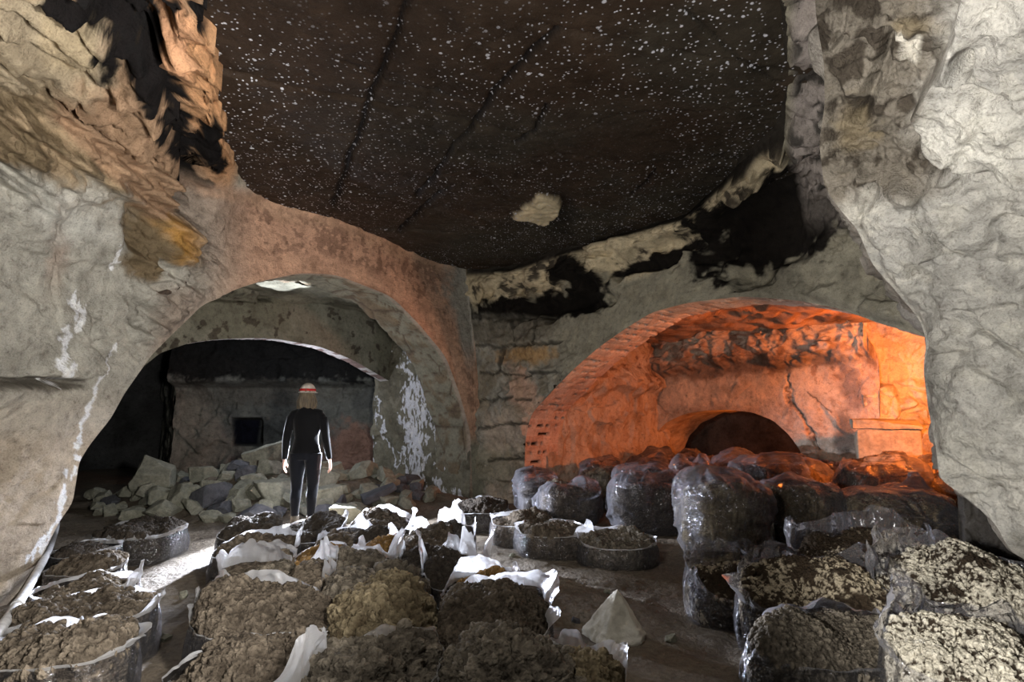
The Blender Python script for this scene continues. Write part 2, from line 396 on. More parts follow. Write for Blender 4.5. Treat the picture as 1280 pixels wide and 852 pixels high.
def disp_left(P, px, py, r):
    d = rock_disp(P, 101, .17, 1.0)
    d2 = rock_disp(P, 111, .10, .55, 3.5)
    smooth = ss(215, 300, px) * ss(170, 230, py)                 # the rendered arch ring
    low = ss(190, 300, py) * (1 - ss(150, 185, px))               # the dressed pillar block
    d = d * (1 - .93 * smooth) * (1 - .52 * low) + d2 * (1 - smooth) * (1 - .8 * low)
    band = np.abs(line_d(px, py, 0, 110, 200, 245)); d = d + (1 - low) * (1 - smooth) * .10 * vn(np.stack([band * .10, px * .006, py * 0], -1), 5)
    d = d + .012 * fbm(P * 3, 4, 7) * smooth
    for (cx, cy, rx, ry, dep, ro) in ((158, 40, 40, 58, .30, -18), (228, 165, 22, 62, .22, -12), (245, 245, 20, 30, .24, 0), (205, 105, 14, 45, .16, -35), (180, 285, 22, 30, .12, 0)):
        d = d - dep * blob(px, py, cx, cy, rx, ry, .45, ro, .25 * fbm(P * 4, 3, 77))
    d = d + .12 * blob(px, py, 222, 300, 28, 26, .3, 0, .3 * fbm(P * 5, 3, 78))
    d = d - .16 * ss(8, 0, np.abs(py - 478 - .03 * px - 5 * fbm(P * 3, 2, 80))) * (1 - ss(90, 120, px))   # ledge under the block
    d = d + .05 * ss(470, 500, py) * (1 - ss(70, 120, px))
    d = d - .05 * ss(3, 0, np.abs(px - 66 - .02 * py)) * ss(240, 260, py) * ss(420, 330, py)
    return d
def calc(P, px, py, lines, wd, dens=.45, sd=0):
    n = 1.5 * fbm(P * np.array([24, 24, 8.0]), 3, 90 + sd)
    m = np.zeros_like(px)
    for l in lines: m = np.maximum(m, streak(px + 9 * fbm(P * 6, 3, 95 + sd), py, l[0], l[1] if len(l) > 1 else wd))
    return ss(.0, .18, m * (1.0 + .0) - dens + .55 * n * (m > 0)) * (m > 0)
def col_left(P, px, py, r):
    n = fbm(P * 1.8, 4, 120); n2 = fbm(P * 6, 4, 121); nf = fbm(P * 16, 3, 122)
    c = np.ones(px.shape + (3,)) * np.array([.46, .44, .385])
    c = mix(c, (.52, .47, .40), ss(470, 520, py) * (1 - ss(140, 170, px)))
    c = mix(c, (.50, .40, .30), ss(520, 560, py) * .6)
    up = ss(0, 26, -line_d(px, py, 0, 205, 160, 290) * -1 * -1 + 14 * n)          # above the dressed block: brown strata
    up = ss(-10, 12, -(py - (205 + .55 * px)) + 16 * n)
    up = up * (1 - ss(240, 262, px) * ss(200, 240, py))
    c = mix(c, (.22, .165, .10), up)
    c = mix(c, (.40, .30, .19), up * ss(0, .5, n2))
    salm = ss(-8, 10, -(py - (95 + .95 * px)) + 10 * n) * ss(-5, 15, px - 60) * (1 - ss(286, 300, px))
    c = mix(c, (.42, .27, .17), salm * .85)
    c = mix(c, (.44, .36, .25), blob(px, py, 40, 45, 110, 62, .3, 12, .25 * n2))
    c = mix(c, (.50, .40, .26), blob(px, py, 85, 52, 36, 44, .2, -30, .2 * n2))
    c = mix(c, (.55, .30, .17), blob(px, py, 220, 60, 45, 75, .35, -25, .2 * n2))
    c = mix(c, (.56, .31, .16), blob(px, py, 262, 130, 26, 110, .35, -8, .2 * n2))
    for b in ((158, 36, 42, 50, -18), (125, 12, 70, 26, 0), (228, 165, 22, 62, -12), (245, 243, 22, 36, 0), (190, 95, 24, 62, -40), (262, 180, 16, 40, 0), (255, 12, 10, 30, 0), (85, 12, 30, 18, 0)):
        c = mix(c, (.012, .010, .008), ss(.15, .6, blob(px, py, b[0], b[1], b[2], b[3], .55, b[4], .5 * n2)))  # soot and the shade of the carved holes, both put into the colour
    c = mix(c, (.46, .25, .07), blob(px, py, 226, 300, 30, 28, .25, 0, .25 * n2))
    c = mix(c, (.20, .15, .09), blob(px, py, 180, 315, 28, 42, .3, 0, .3 * n2))
    ring = ss(212, 262, px + 12 * n) * ss(225, 255, py + .0 * px)
    ring = np.maximum(ring, ss(175, 215, px + 10 * n) * ss(340, 375, py))
    c = mix(c, (.40, .33, .27), ring)
    c = mix(c, (.58, .36, .25), ring * ss(250, 330, px))  # salmon partly stands in for orange light spilling onto the arch face
    c = mix(c, (.58, .38, .26), ring * ss(18, 3, np.abs(py - (np.interp(px, [300, 330, 385, 430, 490, 540, 579], [238, 256, 270, 284, 309, 331, 343]))) + 5 * n2))
    c = mix(c, (.28, .17, .12), ring * ss(270, 340, px) * ss(-.1, .35, nf + .6 * n2 + .4 * n) * .9 * ss(.2, .42, r) * ss(1.0, .82, r))
    c = mix(c, (.22, .18, .15), ring * (1 - ss(240, 300, px)) * ss(.1, .5, nf + .4 * n) * .8)
    c = mix(c, (.27, .26, .20), ss(535, 560, py) * ss(560, 575, px)); c = mix(c, (.36, .345, .30), ss(545, 575, px + 10 * n2) * ss(.35, .6, r) * ss(480, 420, py))
    c = mix(c, (.40, .30, .24), ss(20, 4, np.abs(px - 62 - .03 * py + 8 * n2)) * ss(225, 250, py) * ss(400, 300, py) * .7)
    c = mix(c, (.10, .085, .065), ss(9, 2, np.abs(py - 478 - .03 * px - 5 * n2)) * (1 - ss(95, 125, px)) * .8)
    c = mix(c, (.62, .61, .56), blob(px, py, 95, 262, 62, 40, .5, 20, .3 * n2) * .7)
    k = calc(P, px, py, [([(92, 370), (84, 410), (76, 450), (80, 485)], 8), ([(140, 430), (128, 470), (112, 520), (100, 560), (94, 600)], 5), ([(100, 375), (98, 410)], 6), ([(152, 300), (140, 335)], 7), ([(88, 590), (70, 650), (40, 700)], 9)], 8, .5)
    c = mix(c, (.90, .91, .95), k)
    return np.clip(c * (1 + .10 * nf)[..., None], .01, .95)
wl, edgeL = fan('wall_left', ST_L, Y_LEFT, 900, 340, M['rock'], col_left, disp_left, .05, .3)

def soffit_left(P, s, dd):
    f1, f2, i = vor(np.stack([s * 2.3, dd * 1.6, 0 * s], -1), 130)
    n = fbm(P * 4, 4, 131); d = .02 * n - .02 * (1 - ss(0, .1, f2 - f1)); d = d * ss(0, .06, dd)
    c = np.ones(s.shape + (3,)) * np.array([.30, .285, .22]); c = mix(c, (.24, .19, .13), ss(0, .5, n)); c = mix(c, (.15, .11, .08), 1 - ss(0, .07, f2 - f1) )
    c = mix(c, (.45, .36, .29), (1 - ss(.05, .12, dd + .03 * n)) * .8)
    return d, c
sweep('wall_left_soffit', edgeL[::2], AX_L, .8, 50, M['brick'], None, soffit_left)

# ---- wall of the second arch with the corner pillar
ST_R = [((651, 660), (592, 660)), ((655, 600), (594, 600)), ((657, 545), (596, 545)), ((664, 517), (592, 480)), ((692, 487), (585, 400)), ((716, 462), (578, 338)), ((747, 435), (640, 333)), ((781, 411), (690, 315)),
        ((815, 390), (750, 300)), ((860, 378), (860, 265)), ((928, 370), (925, 200)), ((996, 375), (968, 162)), ((1051, 386), (984, 110)), ((1105, 406), (979, 50)), ((1156, 419), (972, -30)),
        ((1178, 450), (1060, -110)), ((1190, 520), (1200, -60)), ((1196, 600), (1340, 100)), ((1200, 700), (1420, 500)), ((1200, 760), (1420, 800))]
cp = [(*a, float(Y_WR(*a))) for a, b in ST_R] + [(*b, float(y_at_z(*b, CEIL))) for a, b in ST_R if 570 < b[0] < 990 and b[1] < 339]
cp += [(596, 545, 10.1), (592, 480, 10.1), (585, 400, 10.05), (594, 640, 10.15), (620, 560, 9.75), (1000, 300, 5.9), (1040, 250, 5.5), (950, 290, 6.25), (640, 430, 9.6), (1200, 300, 4.9), (1340, 100, 4.4), (1420, 600, 4.5), (1200, -60, 3.2)]
Y_RIGHT = rbf(cp)
BXY = (578, 338)
def joints(px, py, P):
    q = px + 3 * fbm(P * 5, 3, 145); w_ = py + 3 * fbm(P * 5, 3, 146); m = np.zeros_like(px)
    for l in ([(588, 398), (640, 396), (692, 394)], [(592, 432), (650, 431), (700, 427)], [(637, 432), (637, 397)], [(668, 430), (668, 397)], [(602, 466), (650, 468), (690, 464)], [(622, 466), (622, 432)], [(598, 500), (640, 497)], [(644, 500), (662, 499)], [(598, 533), (660, 529)], [(630, 530), (630, 500)], [(610, 575), (652, 572)]):
        m = np.maximum(m, streak(q, w_, l, 3.2))
    return m
def disp_right(P, px, py, r):
    up = np.interp(px, [560, 640, 690, 750, 860, 930, 975, 1050], [338, 333, 316, 300, 265, 198, 160, 100])
    below = py - up                                              # pixels under the ceiling line
    corn = ss(0, 8, below) * (1 - ss(42, 62, below + 10 * fbm(P * 2.5, 3, 140)))
    corn = np.where(px > 985, .4, corn)
    gap = blob(px, py, 665, 372, 82, 22, .35, -8, .4 * fbm(P * 3, 3, 141)) + blob(px, py, 965, 285, 85, 48, .35, -22, .4 * fbm(P * 3, 3, 142)) + blob(px, py, 820, 318, 60, 14, .35, -20, .3 * fbm(P * 3, 3, 143))
    d = corn * (.16 + rock_disp(P, 150, .22, .6, 1.3)) - .32 * np.clip(gap, 0, 1)
    pil = (1 - ss(640, 720, px - .5 * (py - 400))) * ss(385, 400, py)
    d = d + pil * (rock_disp(P, 151, .17, .62, 2.0) - .01)
    d = d - .06 * joints(px, py, P)
    face = ss(395, 370, px * 0 + py) ; d = d + .012 * fbm(P * 3, 4, 152)
    d = d + ss(975, 1000, px) * ss(330, 250, py) * rock_disp(P, 153, .25, .8, 2)
    return d
def col_right(P, px, py, r):
    n = fbm(P * 1.7, 4, 160); n2 = fbm(P * 6, 4, 161); nf = fbm(P * 16, 3, 162)
    up = np.interp(px, [560, 640, 690, 750, 860, 930, 975, 1050], [338, 333, 316, 300, 265, 198, 160, 100]); below = py - up
    c = np.ones(px.shape + (3,)) * np.array([.30, .28, .215])
    c = mix(c, (.22, .205, .16), ss(-.1, .5, n)); c = mix(c, (.34, .31, .23), ss(.1, .6, n2) * .7)
    c = mix(c, (.17, .155, .12), ss(880, 1000, px) * .55)  # face darkens towards the near pillar, shadow put into the colour
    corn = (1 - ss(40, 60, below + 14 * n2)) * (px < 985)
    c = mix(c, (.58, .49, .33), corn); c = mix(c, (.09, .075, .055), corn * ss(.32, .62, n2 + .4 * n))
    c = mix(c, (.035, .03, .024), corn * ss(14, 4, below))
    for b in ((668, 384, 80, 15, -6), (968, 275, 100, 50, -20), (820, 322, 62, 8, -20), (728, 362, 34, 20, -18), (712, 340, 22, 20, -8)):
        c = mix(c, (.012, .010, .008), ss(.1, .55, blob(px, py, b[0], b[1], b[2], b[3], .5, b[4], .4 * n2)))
        pil = (1 - ss(640, 700, px - .3 * (py - 400))) * ss(388, 402, py)
    c = mix(c, (.33, .31, .26), pil); c = mix(c, (.26, .22, .155), pil * ss(0, .4, n2) * .7)
    c = mix(c, (.17, .15, .115), blob(px, py, 640, 412, 58, 17, .2, -3, .2 * n2) * .8)
    c = mix(c, (.54, .36, .26), blob(px, py, 655, 495, 14, 40, .5, -25, .5 * n2)); c = mix(c, (.45, .25, .08), blob(px, py, 655, 442, 30, 10, .5, 0, .5 * n2) * .7)
    c = mix(c, (.50, .40, .31), ss(505, 530, py + 8 * n2) * ss(598, 612, px) * (1 - ss(668, 680, px)) * .8)  # warm light on the lower pillar partly put into its colour
    c = mix(c, (.26, .24, .17), blob(px, py, 615, 585, 34, 26, .5, 0, .4 * n2) * .7)
    c = mix(c, (.05, .045, .04), ss(1150, 1170, px) * ss(520, 560, py)); c = mix(c, (.05, .045, .035), ss(.1, .7, joints(px, py, P)) * .8); far = ss(985, 1000, px) * ss(300, 240, py); c = mix(c, (.24, .21, .19), far); c = mix(c, (.05, .045, .04), far * ss(.1, .4, n2))  # first mix paints the shade below the pillar overhang into the wall
    return np.clip(c * (1 + .12 * nf)[..., None], .008, .9)
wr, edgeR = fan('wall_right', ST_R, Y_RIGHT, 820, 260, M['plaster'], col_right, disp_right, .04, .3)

def soffit_right(P, s, dd):
    course = s / .145; row = np.floor(course); fc = course - row
    b = dd / .27 + .5 * (row % 2); fb = b - np.floor(b); bid = _h(row, np.floor(b), 0 * row, 7)
    mort = np.maximum(ss(.12, .02, fc), ss(.10, .02, fb) * .8)
    hole = (bid > .40) * ss(.36, .20, fc) * ss(.5, .34, np.abs(fb - .45)); hole = hole * (_h(row, np.floor(b * 4), 0 * row, 9) > .30)
    n = fbm(P * 5, 4, 170); d = .012 * n - .012 * mort - .07 * hole + .010 * (bid - .5); d = d * ss(0, .03, dd)
    d[0] = 0; d[-1] = 0
    c = np.ones(s.shape + (3,)) * np.array([.56, .42, .34]); c = mix(c, (.50, .31, .22), bid * .8); c = mix(c, (.60, .50, .42), mort * .6); c = mix(c, (.60, .50, .42), ss(0, .5, n) * .4); c = mix(c, (.02, .014, .012), hole.astype(float))
    return d, c
eR = edgeR
sweep('wall_right_soffit', eR, AX_R, .75, 60, M['brick'], None, soffit_right)

# ---- generic rough wall between two floor points
def rough_wall(name, p0, p1, z0, z1, n, m, mat, colf, dispf, toward, shape=None):
    u = np.linspace(0, 1, n)[:, None] * np.ones((1, m)); q = np.linspace(0, 1, m)[None] * np.ones((n, 1))
    a, b = np.array(p0, float), np.array(p1, float)
    P = np.empty((n, m, 3)); P[..., :2] = a + u[..., None] * (b - a); P[..., 2] = z0 + q * (z1 - z0)
    if shape is not None: P = shape(P, u, q)
    N = grid_n(P); N *= np.sign((N * (np.array(toward, float) - P)).sum(-1, keepdims=True))
    px, py = pix(P)
    P = P + N * dispf(P, px, py)[..., None]
    px, py = pix(P)
    o = mesh_np(name, P, quads(n, m), mat, None, colf(P, px, py)); return tag(o, kind='structure')

# ---- first bay behind the left arch: side wall (wet pier), second arch, back wall, roof
def col_pier(P, px, py):
    n = fbm(P * 2, 4, 180); n2 = fbm(P * 7, 4, 181)
    c = np.ones(px.shape + (3,)) * np.array([.235, .22, .165]); c = mix(c, (.17, .155, .115), ss(-.1, .5, n)); c = mix(c, (.29, .27, .21), ss(0, .5, n2) * .6)
    L = [([(508, 440), (512, 470), (508, 500), (512, 540), (516, 590), (520, 640)], 9), ([(522, 475), (530, 520), (526, 570)], 8), ([(540, 515), (548, 555), (552, 590)], 6), ([(512, 480), (524, 560), (520, 600)], 13),
         ([(450, 485), (448, 520), (462, 560), (464, 612)], 5.0), ([(470, 495), (476, 535), (492, 560), (506, 590)], 4.5), ([(548, 600), (560, 640)], 9), ([(570, 615), (578, 640)], 7), ([(532, 610), (540, 640)], 9)]
    k = calc(P, px, py, L, 8, .42, 3)
    return np.clip(mix(c, (.88, .89, .95), k), .01, .95)
e0 = np.array([-.72, 10.02]); e1 = e0 + AX_L[:2] * 2.75
rough_wall('wall_left_pier', e0, e1, -.1, 3.4, 330, 300, M['rock'], col_pier, lambda P, px, py: rock_disp(P, 190, .11, .9, 1.4) - .02 + .05 * np.exp(-((P[..., 2] - .1) / .4) ** 2), (-3, 8, 1.2),
           lambda P, u, q: P + np.stack([0 * u, 0 * u, 0 * u], -1) + (np.array([.35, .5, 0]) * (ss(.86, 1.0, u))[..., None] * 1.0))
e2 = e1 + np.array([.6, 1.2])
rough_wall('wall_left_pier_return', e1 + np.array([.35, .5]) * .95, e2, -.1, 3.4, 60, 100, M['rock'], col_pier, lambda P, px, py: rock_disp(P, 190, .06), (-4, 11, 1.2))

Y_W2 = plane_y(-2.43, 11.05, .645)
ST_2 = [((140, 510), (0, 350)), ((168, 468), (60, 320)), ((200, 441), (120, 300)), ((235, 429), (200, 285)), ((270, 424), (260, 280)), ((320, 422), (320, 280)), ((350, 424), (350, 285)),
        ((400, 433), (420, 295)), ((440, 449), (470, 310)), ((490, 478), (520, 330)), ((520, 492), (560, 350))]
def col_w2(P, px, py, r):
    n = fbm(P * 2, 4, 200); n2 = fbm(P * 7, 4, 201)
    c = np.ones(px.shape + (3,)) * np.array([.19, .185, .145]); c = mix(c, (.15, .146, .11), ss(-.1, .4, n))
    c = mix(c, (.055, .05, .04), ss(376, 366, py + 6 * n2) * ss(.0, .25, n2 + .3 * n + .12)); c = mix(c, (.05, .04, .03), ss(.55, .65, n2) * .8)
    return np.clip(c, .01, .9)
def disp_w2(P, px, py, r):
    d = .02 * fbm(P * 3, 4, 210); blk = rock_disp(P, 211, .16, .55, 1.0) * ss(380, 366, py); return d + blk + .10 * ss(372, 366, py) - .2 * ss(10, 0, np.abs(py - 369)) * (vn(P * 3, 8) > -.2)
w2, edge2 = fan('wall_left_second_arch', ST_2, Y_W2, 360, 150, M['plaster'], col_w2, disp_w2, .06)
def soffit_2(P, s, dd):
    row = np.floor(s / .11); fc = s / .11 - row; b = np.floor(dd / .2 + .5 * (row % 2)); bid = _h(row, b, 0 * row, 17)
    d = .008 * fbm(P * 5, 3, 220) - .012 * ss(.14, .02, fc); d = d * ss(0, .02, dd)
    c = np.ones(s.shape + (3,)) * np.array([.66, .62, .60]); c = mix(c, (.22, .13, .11), (bid > .62) * .85); c = mix(c, (.1, .08, .07), ss(.14, .05, fc) * .8); return d, c
sweep('wall_left_second_soffit', edge2, AX_L, .24, 16, M['brick'], None, soffit_2)

def col_back(P, px, py):
    n = fbm(P * 1.6, 4, 230); n2 = fbm(P * 6, 4, 231)
    c = np.ones(px.shape + (3,)) * np.array([.20, .205, .185]); c = mix(c, (.15, .155, .145), ss(-.1, .4, n)); c = mix(c, (.27, .265, .225), blob(px, py, 235, 545, 40, 70, .4, 0, .3 * n2))
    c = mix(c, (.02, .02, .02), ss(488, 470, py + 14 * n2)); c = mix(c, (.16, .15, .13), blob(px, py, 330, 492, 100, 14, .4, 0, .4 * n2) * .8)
    c = mix(c, (.01, .011, .02), poly(px, py, [(292, 556), (291, 523), (327, 523), (322, 556)], 3))
    c = mix(c, (.36, .22, .17), blob(px, py, 445, 575, 36, 46, .25, -20, .2 * n2))  # reddish patch puts part of the orange lamp light into the wall colour
    return np.clip(c, .006, .9)
def disp_back(P, px, py):
    d = rock_disp(P, 240, .10, 1.0, 1.5) + .03 * fbm(P * 3, 3, 241)
    d = d - .45 * poly(px, py, [(291, 556), (291, 523), (326, 523), (326, 556)], 2) + .35 * ss(486, 476, py) + .25 * blob(px, py, 445, 580, 40, 50, .5, -20)
    return d
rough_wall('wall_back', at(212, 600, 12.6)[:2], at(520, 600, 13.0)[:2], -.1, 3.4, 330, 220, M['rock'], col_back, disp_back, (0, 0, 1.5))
rough_wall('wall_back_return', at(212, 600, 12.6)[:2], at(196, 600, 15.5)[:2], -.1, 3.4, 80, 90, M['rock'], col_back, lambda P, px, py: rock_disp(P, 245, .1), (-6, 14, 1.5))
def const_col(c, s=0):
    def f(P, px, py):
        n = fbm(P * 2, 4, 250 + s); return np.clip(np.ones(px.shape + (3,)) * np.array(c) * (1 + .45 * n)[..., None], .005, .9)
    return f
rough_wall('wall_back_tunnel', (-12, 14.5), (-2, 17), -.1, 3.6, 80, 40, M['rock'], const_col((.06, .06, .06)), lambda P, px, py: rock_disp(P, 246, .15), (0, 0, 1.5))
def bay_slab(name, p0, du, dv, lu, lv, z, n, m, mat, col, amp, s, tilt=0.0):
    U, V = np.meshgrid(np.linspace(lu[0], lu[1], n), np.linspace(lv[0], lv[1], m), indexing='ij')
    P = np.stack([p0[0] + U * du[0] + V * dv[0], p0[1] + U * du[1] + V * dv[1], z + tilt * V], -1)
    P[..., 2] += rock_disp(P * np.array([1, 1, .3]), s, amp, 1.0, 1.0); px, py = pix(P)
    return tag(mesh_np(name, P, quads(n, m), mat, None, const_col(col, s)(P, px, py)), kind='structure')
DW_L = np.array([-.542, -.84]); DW_R = np.array([.648, -.763])
bay_slab('ceiling_left_bay', (-.6, 10.2), DW_L, AX_L, (-1.5, 8), (.75, 8), 3.32, 200, 180, M['rock'], (.22, .21, .16), .10, 260)

# ---- chamber behind the second arch
f0 = np.array(edgeR[40][:2]); f0 = np.array([.25, 9.25])
g0 = f0 + AX_R[:2] * .7; g1 = f0 + AX_R[:2] * 3.6
def col_or(P, px, py):
    n = fbm(P * 1.6, 4, 270); n2 = fbm(P * 6, 4, 271)
    c = np.ones(px.shape + (3,)) * np.array([.56, .48, .39]); c = mix(c, (.50, .40, .31), ss(-.1, .5, n)); c = mix(c, (.40, .30, .22), ss(.1, .5, n2) * .6)
    z = P[..., 2]; c = mix(c, (.22, .15, .11), ss(.25, .55, n2) * ss(1.7, 2.1, z) * .6)
    return np.clip(c, .01, .9)
def pilaster(P, px, py):
    d = rock_disp(P, 280, .10, .8, 1.6)
    for x, y in ((712, 565), (750, 560), (786, 548), (745, 545)): d = d - .05 * blob(px, py, x, y, 6, 22, .3, 12)
    d = d + .22 * ss(1.75, 1.95, P[..., 2] + .15 * fbm(P * 2, 3, 281)) * ss(2.4, 2.0, P[..., 2]) + .05 * ss(.9, .7, P[..., 2])
    return d
rough_wall('wall_chamber_side', g0 - AX_R[:2] * .25, g1 + AX_R[:2] * .4, -.1, 3.1, 320, 300, M['rock'], col_or, pilaster, (3.5, 8.5, 1.2))
Q = f0 + AX_R[:2] * 3.6
Y_FAR = plane_y(Q[0], Q[1], -.85)
ST_F = [((800, 640), (770, 640)), ((802, 600), (772, 600)), ((806, 570), (772, 550)), ((816, 545), (772, 480)), ((834, 527), (790, 420)), ((856, 517), (830, 390)), ((880, 513), (868, 380)), ((910, 512), (905, 375)), ((940, 515), (945, 372)), ((966, 525), (985, 372)), ((986, 543), (1030, 375)),
        ((1000, 562), (1075, 385)), ((1008, 590), (1100, 470)), ((1012, 640), (1104, 640))]
def col_far(P, px, py, r):
    c = col_or(P, px, py); n2 = fbm(P * 6, 4, 290)
    c = mix(c, (.66, .56, .44), blob(px, py, 890, 485, 130, 22, .35, 4, .25 * n2)); c = mix(c, (.13, .09, .065), blob(px, py, 930, 458, 150, 12, .5, -5, .4 * n2) * .8)
    c = mix(c, (.10, .08, .07), blob(px, py, 1058, 545, 14, 26, .5, 0, .3 * n2) * .8); c = mix(c, (.05, .035, .03), np.maximum(streak(px + 6 * n2, py, [(983, 470), (990, 500), (1010, 530), (1022, 560)], 3), streak(px + 6 * n2, py, [(1010, 490), (1035, 515)], 2)) * .9)
    c = mix(c, (.24, .21, .20), blob(px, py, 1066, 480, 14, 42, .5, -15, .4 * n2) * .8)
    return c
def disp_far(P, px, py, r):
    d = rock_disp(P, 300, .05, .9, 1.5) + .012 * fbm(P * 4, 4, 301)
    up = ss(462, 444, py - .08 * (930 - px) + 8 * fbm(P * 3, 3, 302)); d = d + up * (.30 + rock_disp(P, 303, .28, .7, 2.6))
    d = d - .05 * streak(px + 6 * fbm(P * 6, 4, 290), py, [(983, 470), (990, 500), (1010, 530), (1022, 560)], 4)
    return d
wf, edgeF = fan('wall_chamber_far', ST_F, Y_FAR, 420, 190, M['rock'], col_far, disp_far, .06, .2)
def soffit_f(P, s, dd):
    n = fbm(P * 4, 4, 310); c = np.ones(s.shape + (3,)) * np.array([.60, .50, .38]); c = mix(c, (.45, .34, .25), ss(0, .5, n)); return .015 * n * ss(0, .05, dd), c
sweep('wall_chamber_soffit', edgeF, AX_R, 1.35, 50, M['plaster'], None, soffit_f)
rough_wall('wall_chamber_beyond', Q + AX_R[:2] * 2.6 + np.array([-1.5, 1.7]), Q + AX_R[:2] * 2.6 + np.array([5, -5.9]), -.1, 3.0, 120, 70, M['rock'], const_col((.16, .12, .10), 3), lambda P, px, py: rock_disp(P, 320, .12), (0, 0, 1.5))
h0 = at(1082, 540, 8.75)[:2]; h1 = at(1215, 540, 8.3)[:2]
def col_hot(P, px, py):
    c = col_or(P, px, py); c = mix(c, (.62, .53, .38), ss(400, 440, py)); n2 = fbm(P * 6, 4, 330); return mix(c, (.10, .08, .06), streak(px + 8 * n2, py, [(1072, 400), (1080, 440), (1086, 480), (1082, 510)], 6) * .8)
rough_wall('wall_chamber_end', h0, h1, -.1, 3.2, 160, 220, M['rock'], col_hot, lambda P, px, py: rock_disp(P, 340, .26, .9, 1.7) + .18 * ss(435, 415, py), (4, 6, 1.5))
def ceil_ch(P, px, py): return None
bay_slab('ceiling_chamber', (-.6, 10.2), DW_R, AX_R, (-1.0, 9), (.70, 6), 2.95, 240, 180, M['rock'], (.34, .24, .17), .16, 350)

# ---- the near pillar on the other side
EDGE_P = [(1008, -170), (1016, -60), (1020, 20), (1030, 80), (1031, 130), (1024, 180), (1030, 232), (1050, 262), (1072, 287), (1090, 330), (1122, 366), (1150, 400), (1158, 425), (1154, 460), (1160, 510), (1170, 560), (1174, 598),
          (1195, 613), (1218, 630), (1245, 655), (1262, 688), (1290, 704), (1350, 720)]
OUT_P = [(1980, -620), (1980, -330), (1980, -120), (1980, -20), (1980, 60), (1980, 120), (1980, 180), (1980, 240), (1980, 290), (1980, 340), (1980, 390), (1980, 430), (1980, 460), (1980, 500), (1980, 550), (1980, 590), (1980, 620), (1980, 650), (1980, 675), (1980, 700), (1980, 730), (1980, 760), (1980, 790)]
cp = [(1016, -60, 2.75), (1020, 20, 3.1), (1031, 130, 3.5), (1024, 180, 3.65), (1050, 262, 3.9), (1090, 330, 4.05), (1150, 400, 4.2), (1158, 425, 4.2), (1160, 510, 4.15), (1174, 598, 4.05), (1262, 688, 3.9), (1350, 720, 3.8), (1218, 630, 4.0),
      (1280, -60, 2.3), (1280, 100, 2.75), (1280, 300, 3.3), (1280, 500, 3.55), (1280, 650, 3.65), (1180, 330, 3.72), (1200, 480, 3.78), (1150, 130, 3.2), (1100, 60, 3.05), (1100, 220, 3.55), (1480, 0, 2.1), (1480, 300, 2.7), (1480, 600, 3.1), (1480, 800, 3.3), (1980, -200, 1.3), (1980, 200, 1.6), (1980, 500, 1.85), (1980, 800, 2.0)]
Y_P = rbf(cp)
def disp_p(P, px, py, r):
    d = rock_disp(P, 400, .13, .9, 1.3) + .03 * fbm(P * 4, 4, 401) + .016 * fbm(P * 12, 3, 402)
    boulder = ss(-10, 14, px - np.interp(py, [0, 60, 110, 180, 195, 230], [1215, 1190, 1165, 1162, 1175, 1230]) + 6 * fbm(P * 4, 2, 403)) * (1 - ss(182, 200, py - .12 * (px - 1160) + 6 * fbm(P * 4, 3, 404)))
    d = d + .22 * boulder
    upl = (1 - ss(230, 265, py)) * (1 - boulder) * ss(1200, 1120, px); d = d + upl * rock_disp(P, 405, .22, .5, 1.6)
    d = d - .2 * blob(px, py, 1235, 40, 14, 22, .4, 20) - .07 * streak(px + 5 * fbm(P * 5, 3, 406), py, [(1208, 385), (1225, 405), (1245, 420), (1275, 445)], 5) - .12 * streak(px, py, [(1070, 150), (1100, 90), (1115, 30)], 12) * (1 - boulder)
    return d
def col_p(P, px, py, r):
    n = fbm(P * 2, 4, 410); n2 = fbm(P * 7, 4, 411); nf = fbm(P * 18, 3, 412)
    c = np.ones(px.shape + (3,)) * np.array([.52, .50, .455])
    c = mix(c, (.43, .415, .38), ss(-.1, .5, n)); c = mix(c, (.58, .555, .49), ss(0, .5, n2) * .6)
    upl = ss(285, 235, py + 14 * n2 + .25 * (px - 1040)) * ss(1215, 1150, px)
    c = mix(c, (.21, .185, .15), upl); c = mix(c, (.075, .062, .048), upl * ss(.0, .35, n2)); c = mix(c, (.25, .20, .125), upl * blob(px, py, 1064, 158, 20, 30, .7, 15, .9 * n2) * .8); c = mix(c, (.25, .20, .125), upl * blob(px, py, 1150, 18, 26, 14, .7, 0, .8 * n2) * .8)
    c = mix(c, (.64, .60, .52), blob(px, py, 1140, 48, 20, 18, .25, 0, .3 * n2))
    c = mix(c, (.62, .60, .545), blob(px, py, 1230, 150, 75, 55, .5, 0, .3 * n2)); c = mix(c, (.30, .29, .26), blob(px, py, 1180, 480, 14, 90, .7, 0, .5 * n2) * .6)
    return np.clip(c * (1 + .10 * nf)[..., None], .02, .9)
stp = list(zip(EDGE_P, OUT_P))
pr, edgeP = fan('wall_right_pillar', stp, Y_P, 560, 400, M['pillar'], col_p, disp_p, .03, rpow=1.35)
def back_p(P, s, dd):
    n = fbm(P * 3, 4, 420); return (.10 * rock_disp(P, 421, 1.0, .8) + .02 * n) * ss(0, .08, dd), np.ones(s.shape + (3,)) * np.array([.36, .33, .29])
sweep('wall_right_pillar_back', edgeP[::2], np.array([.62, .78, 0]), 1.6, 50, M['pillar'], None, back_p)
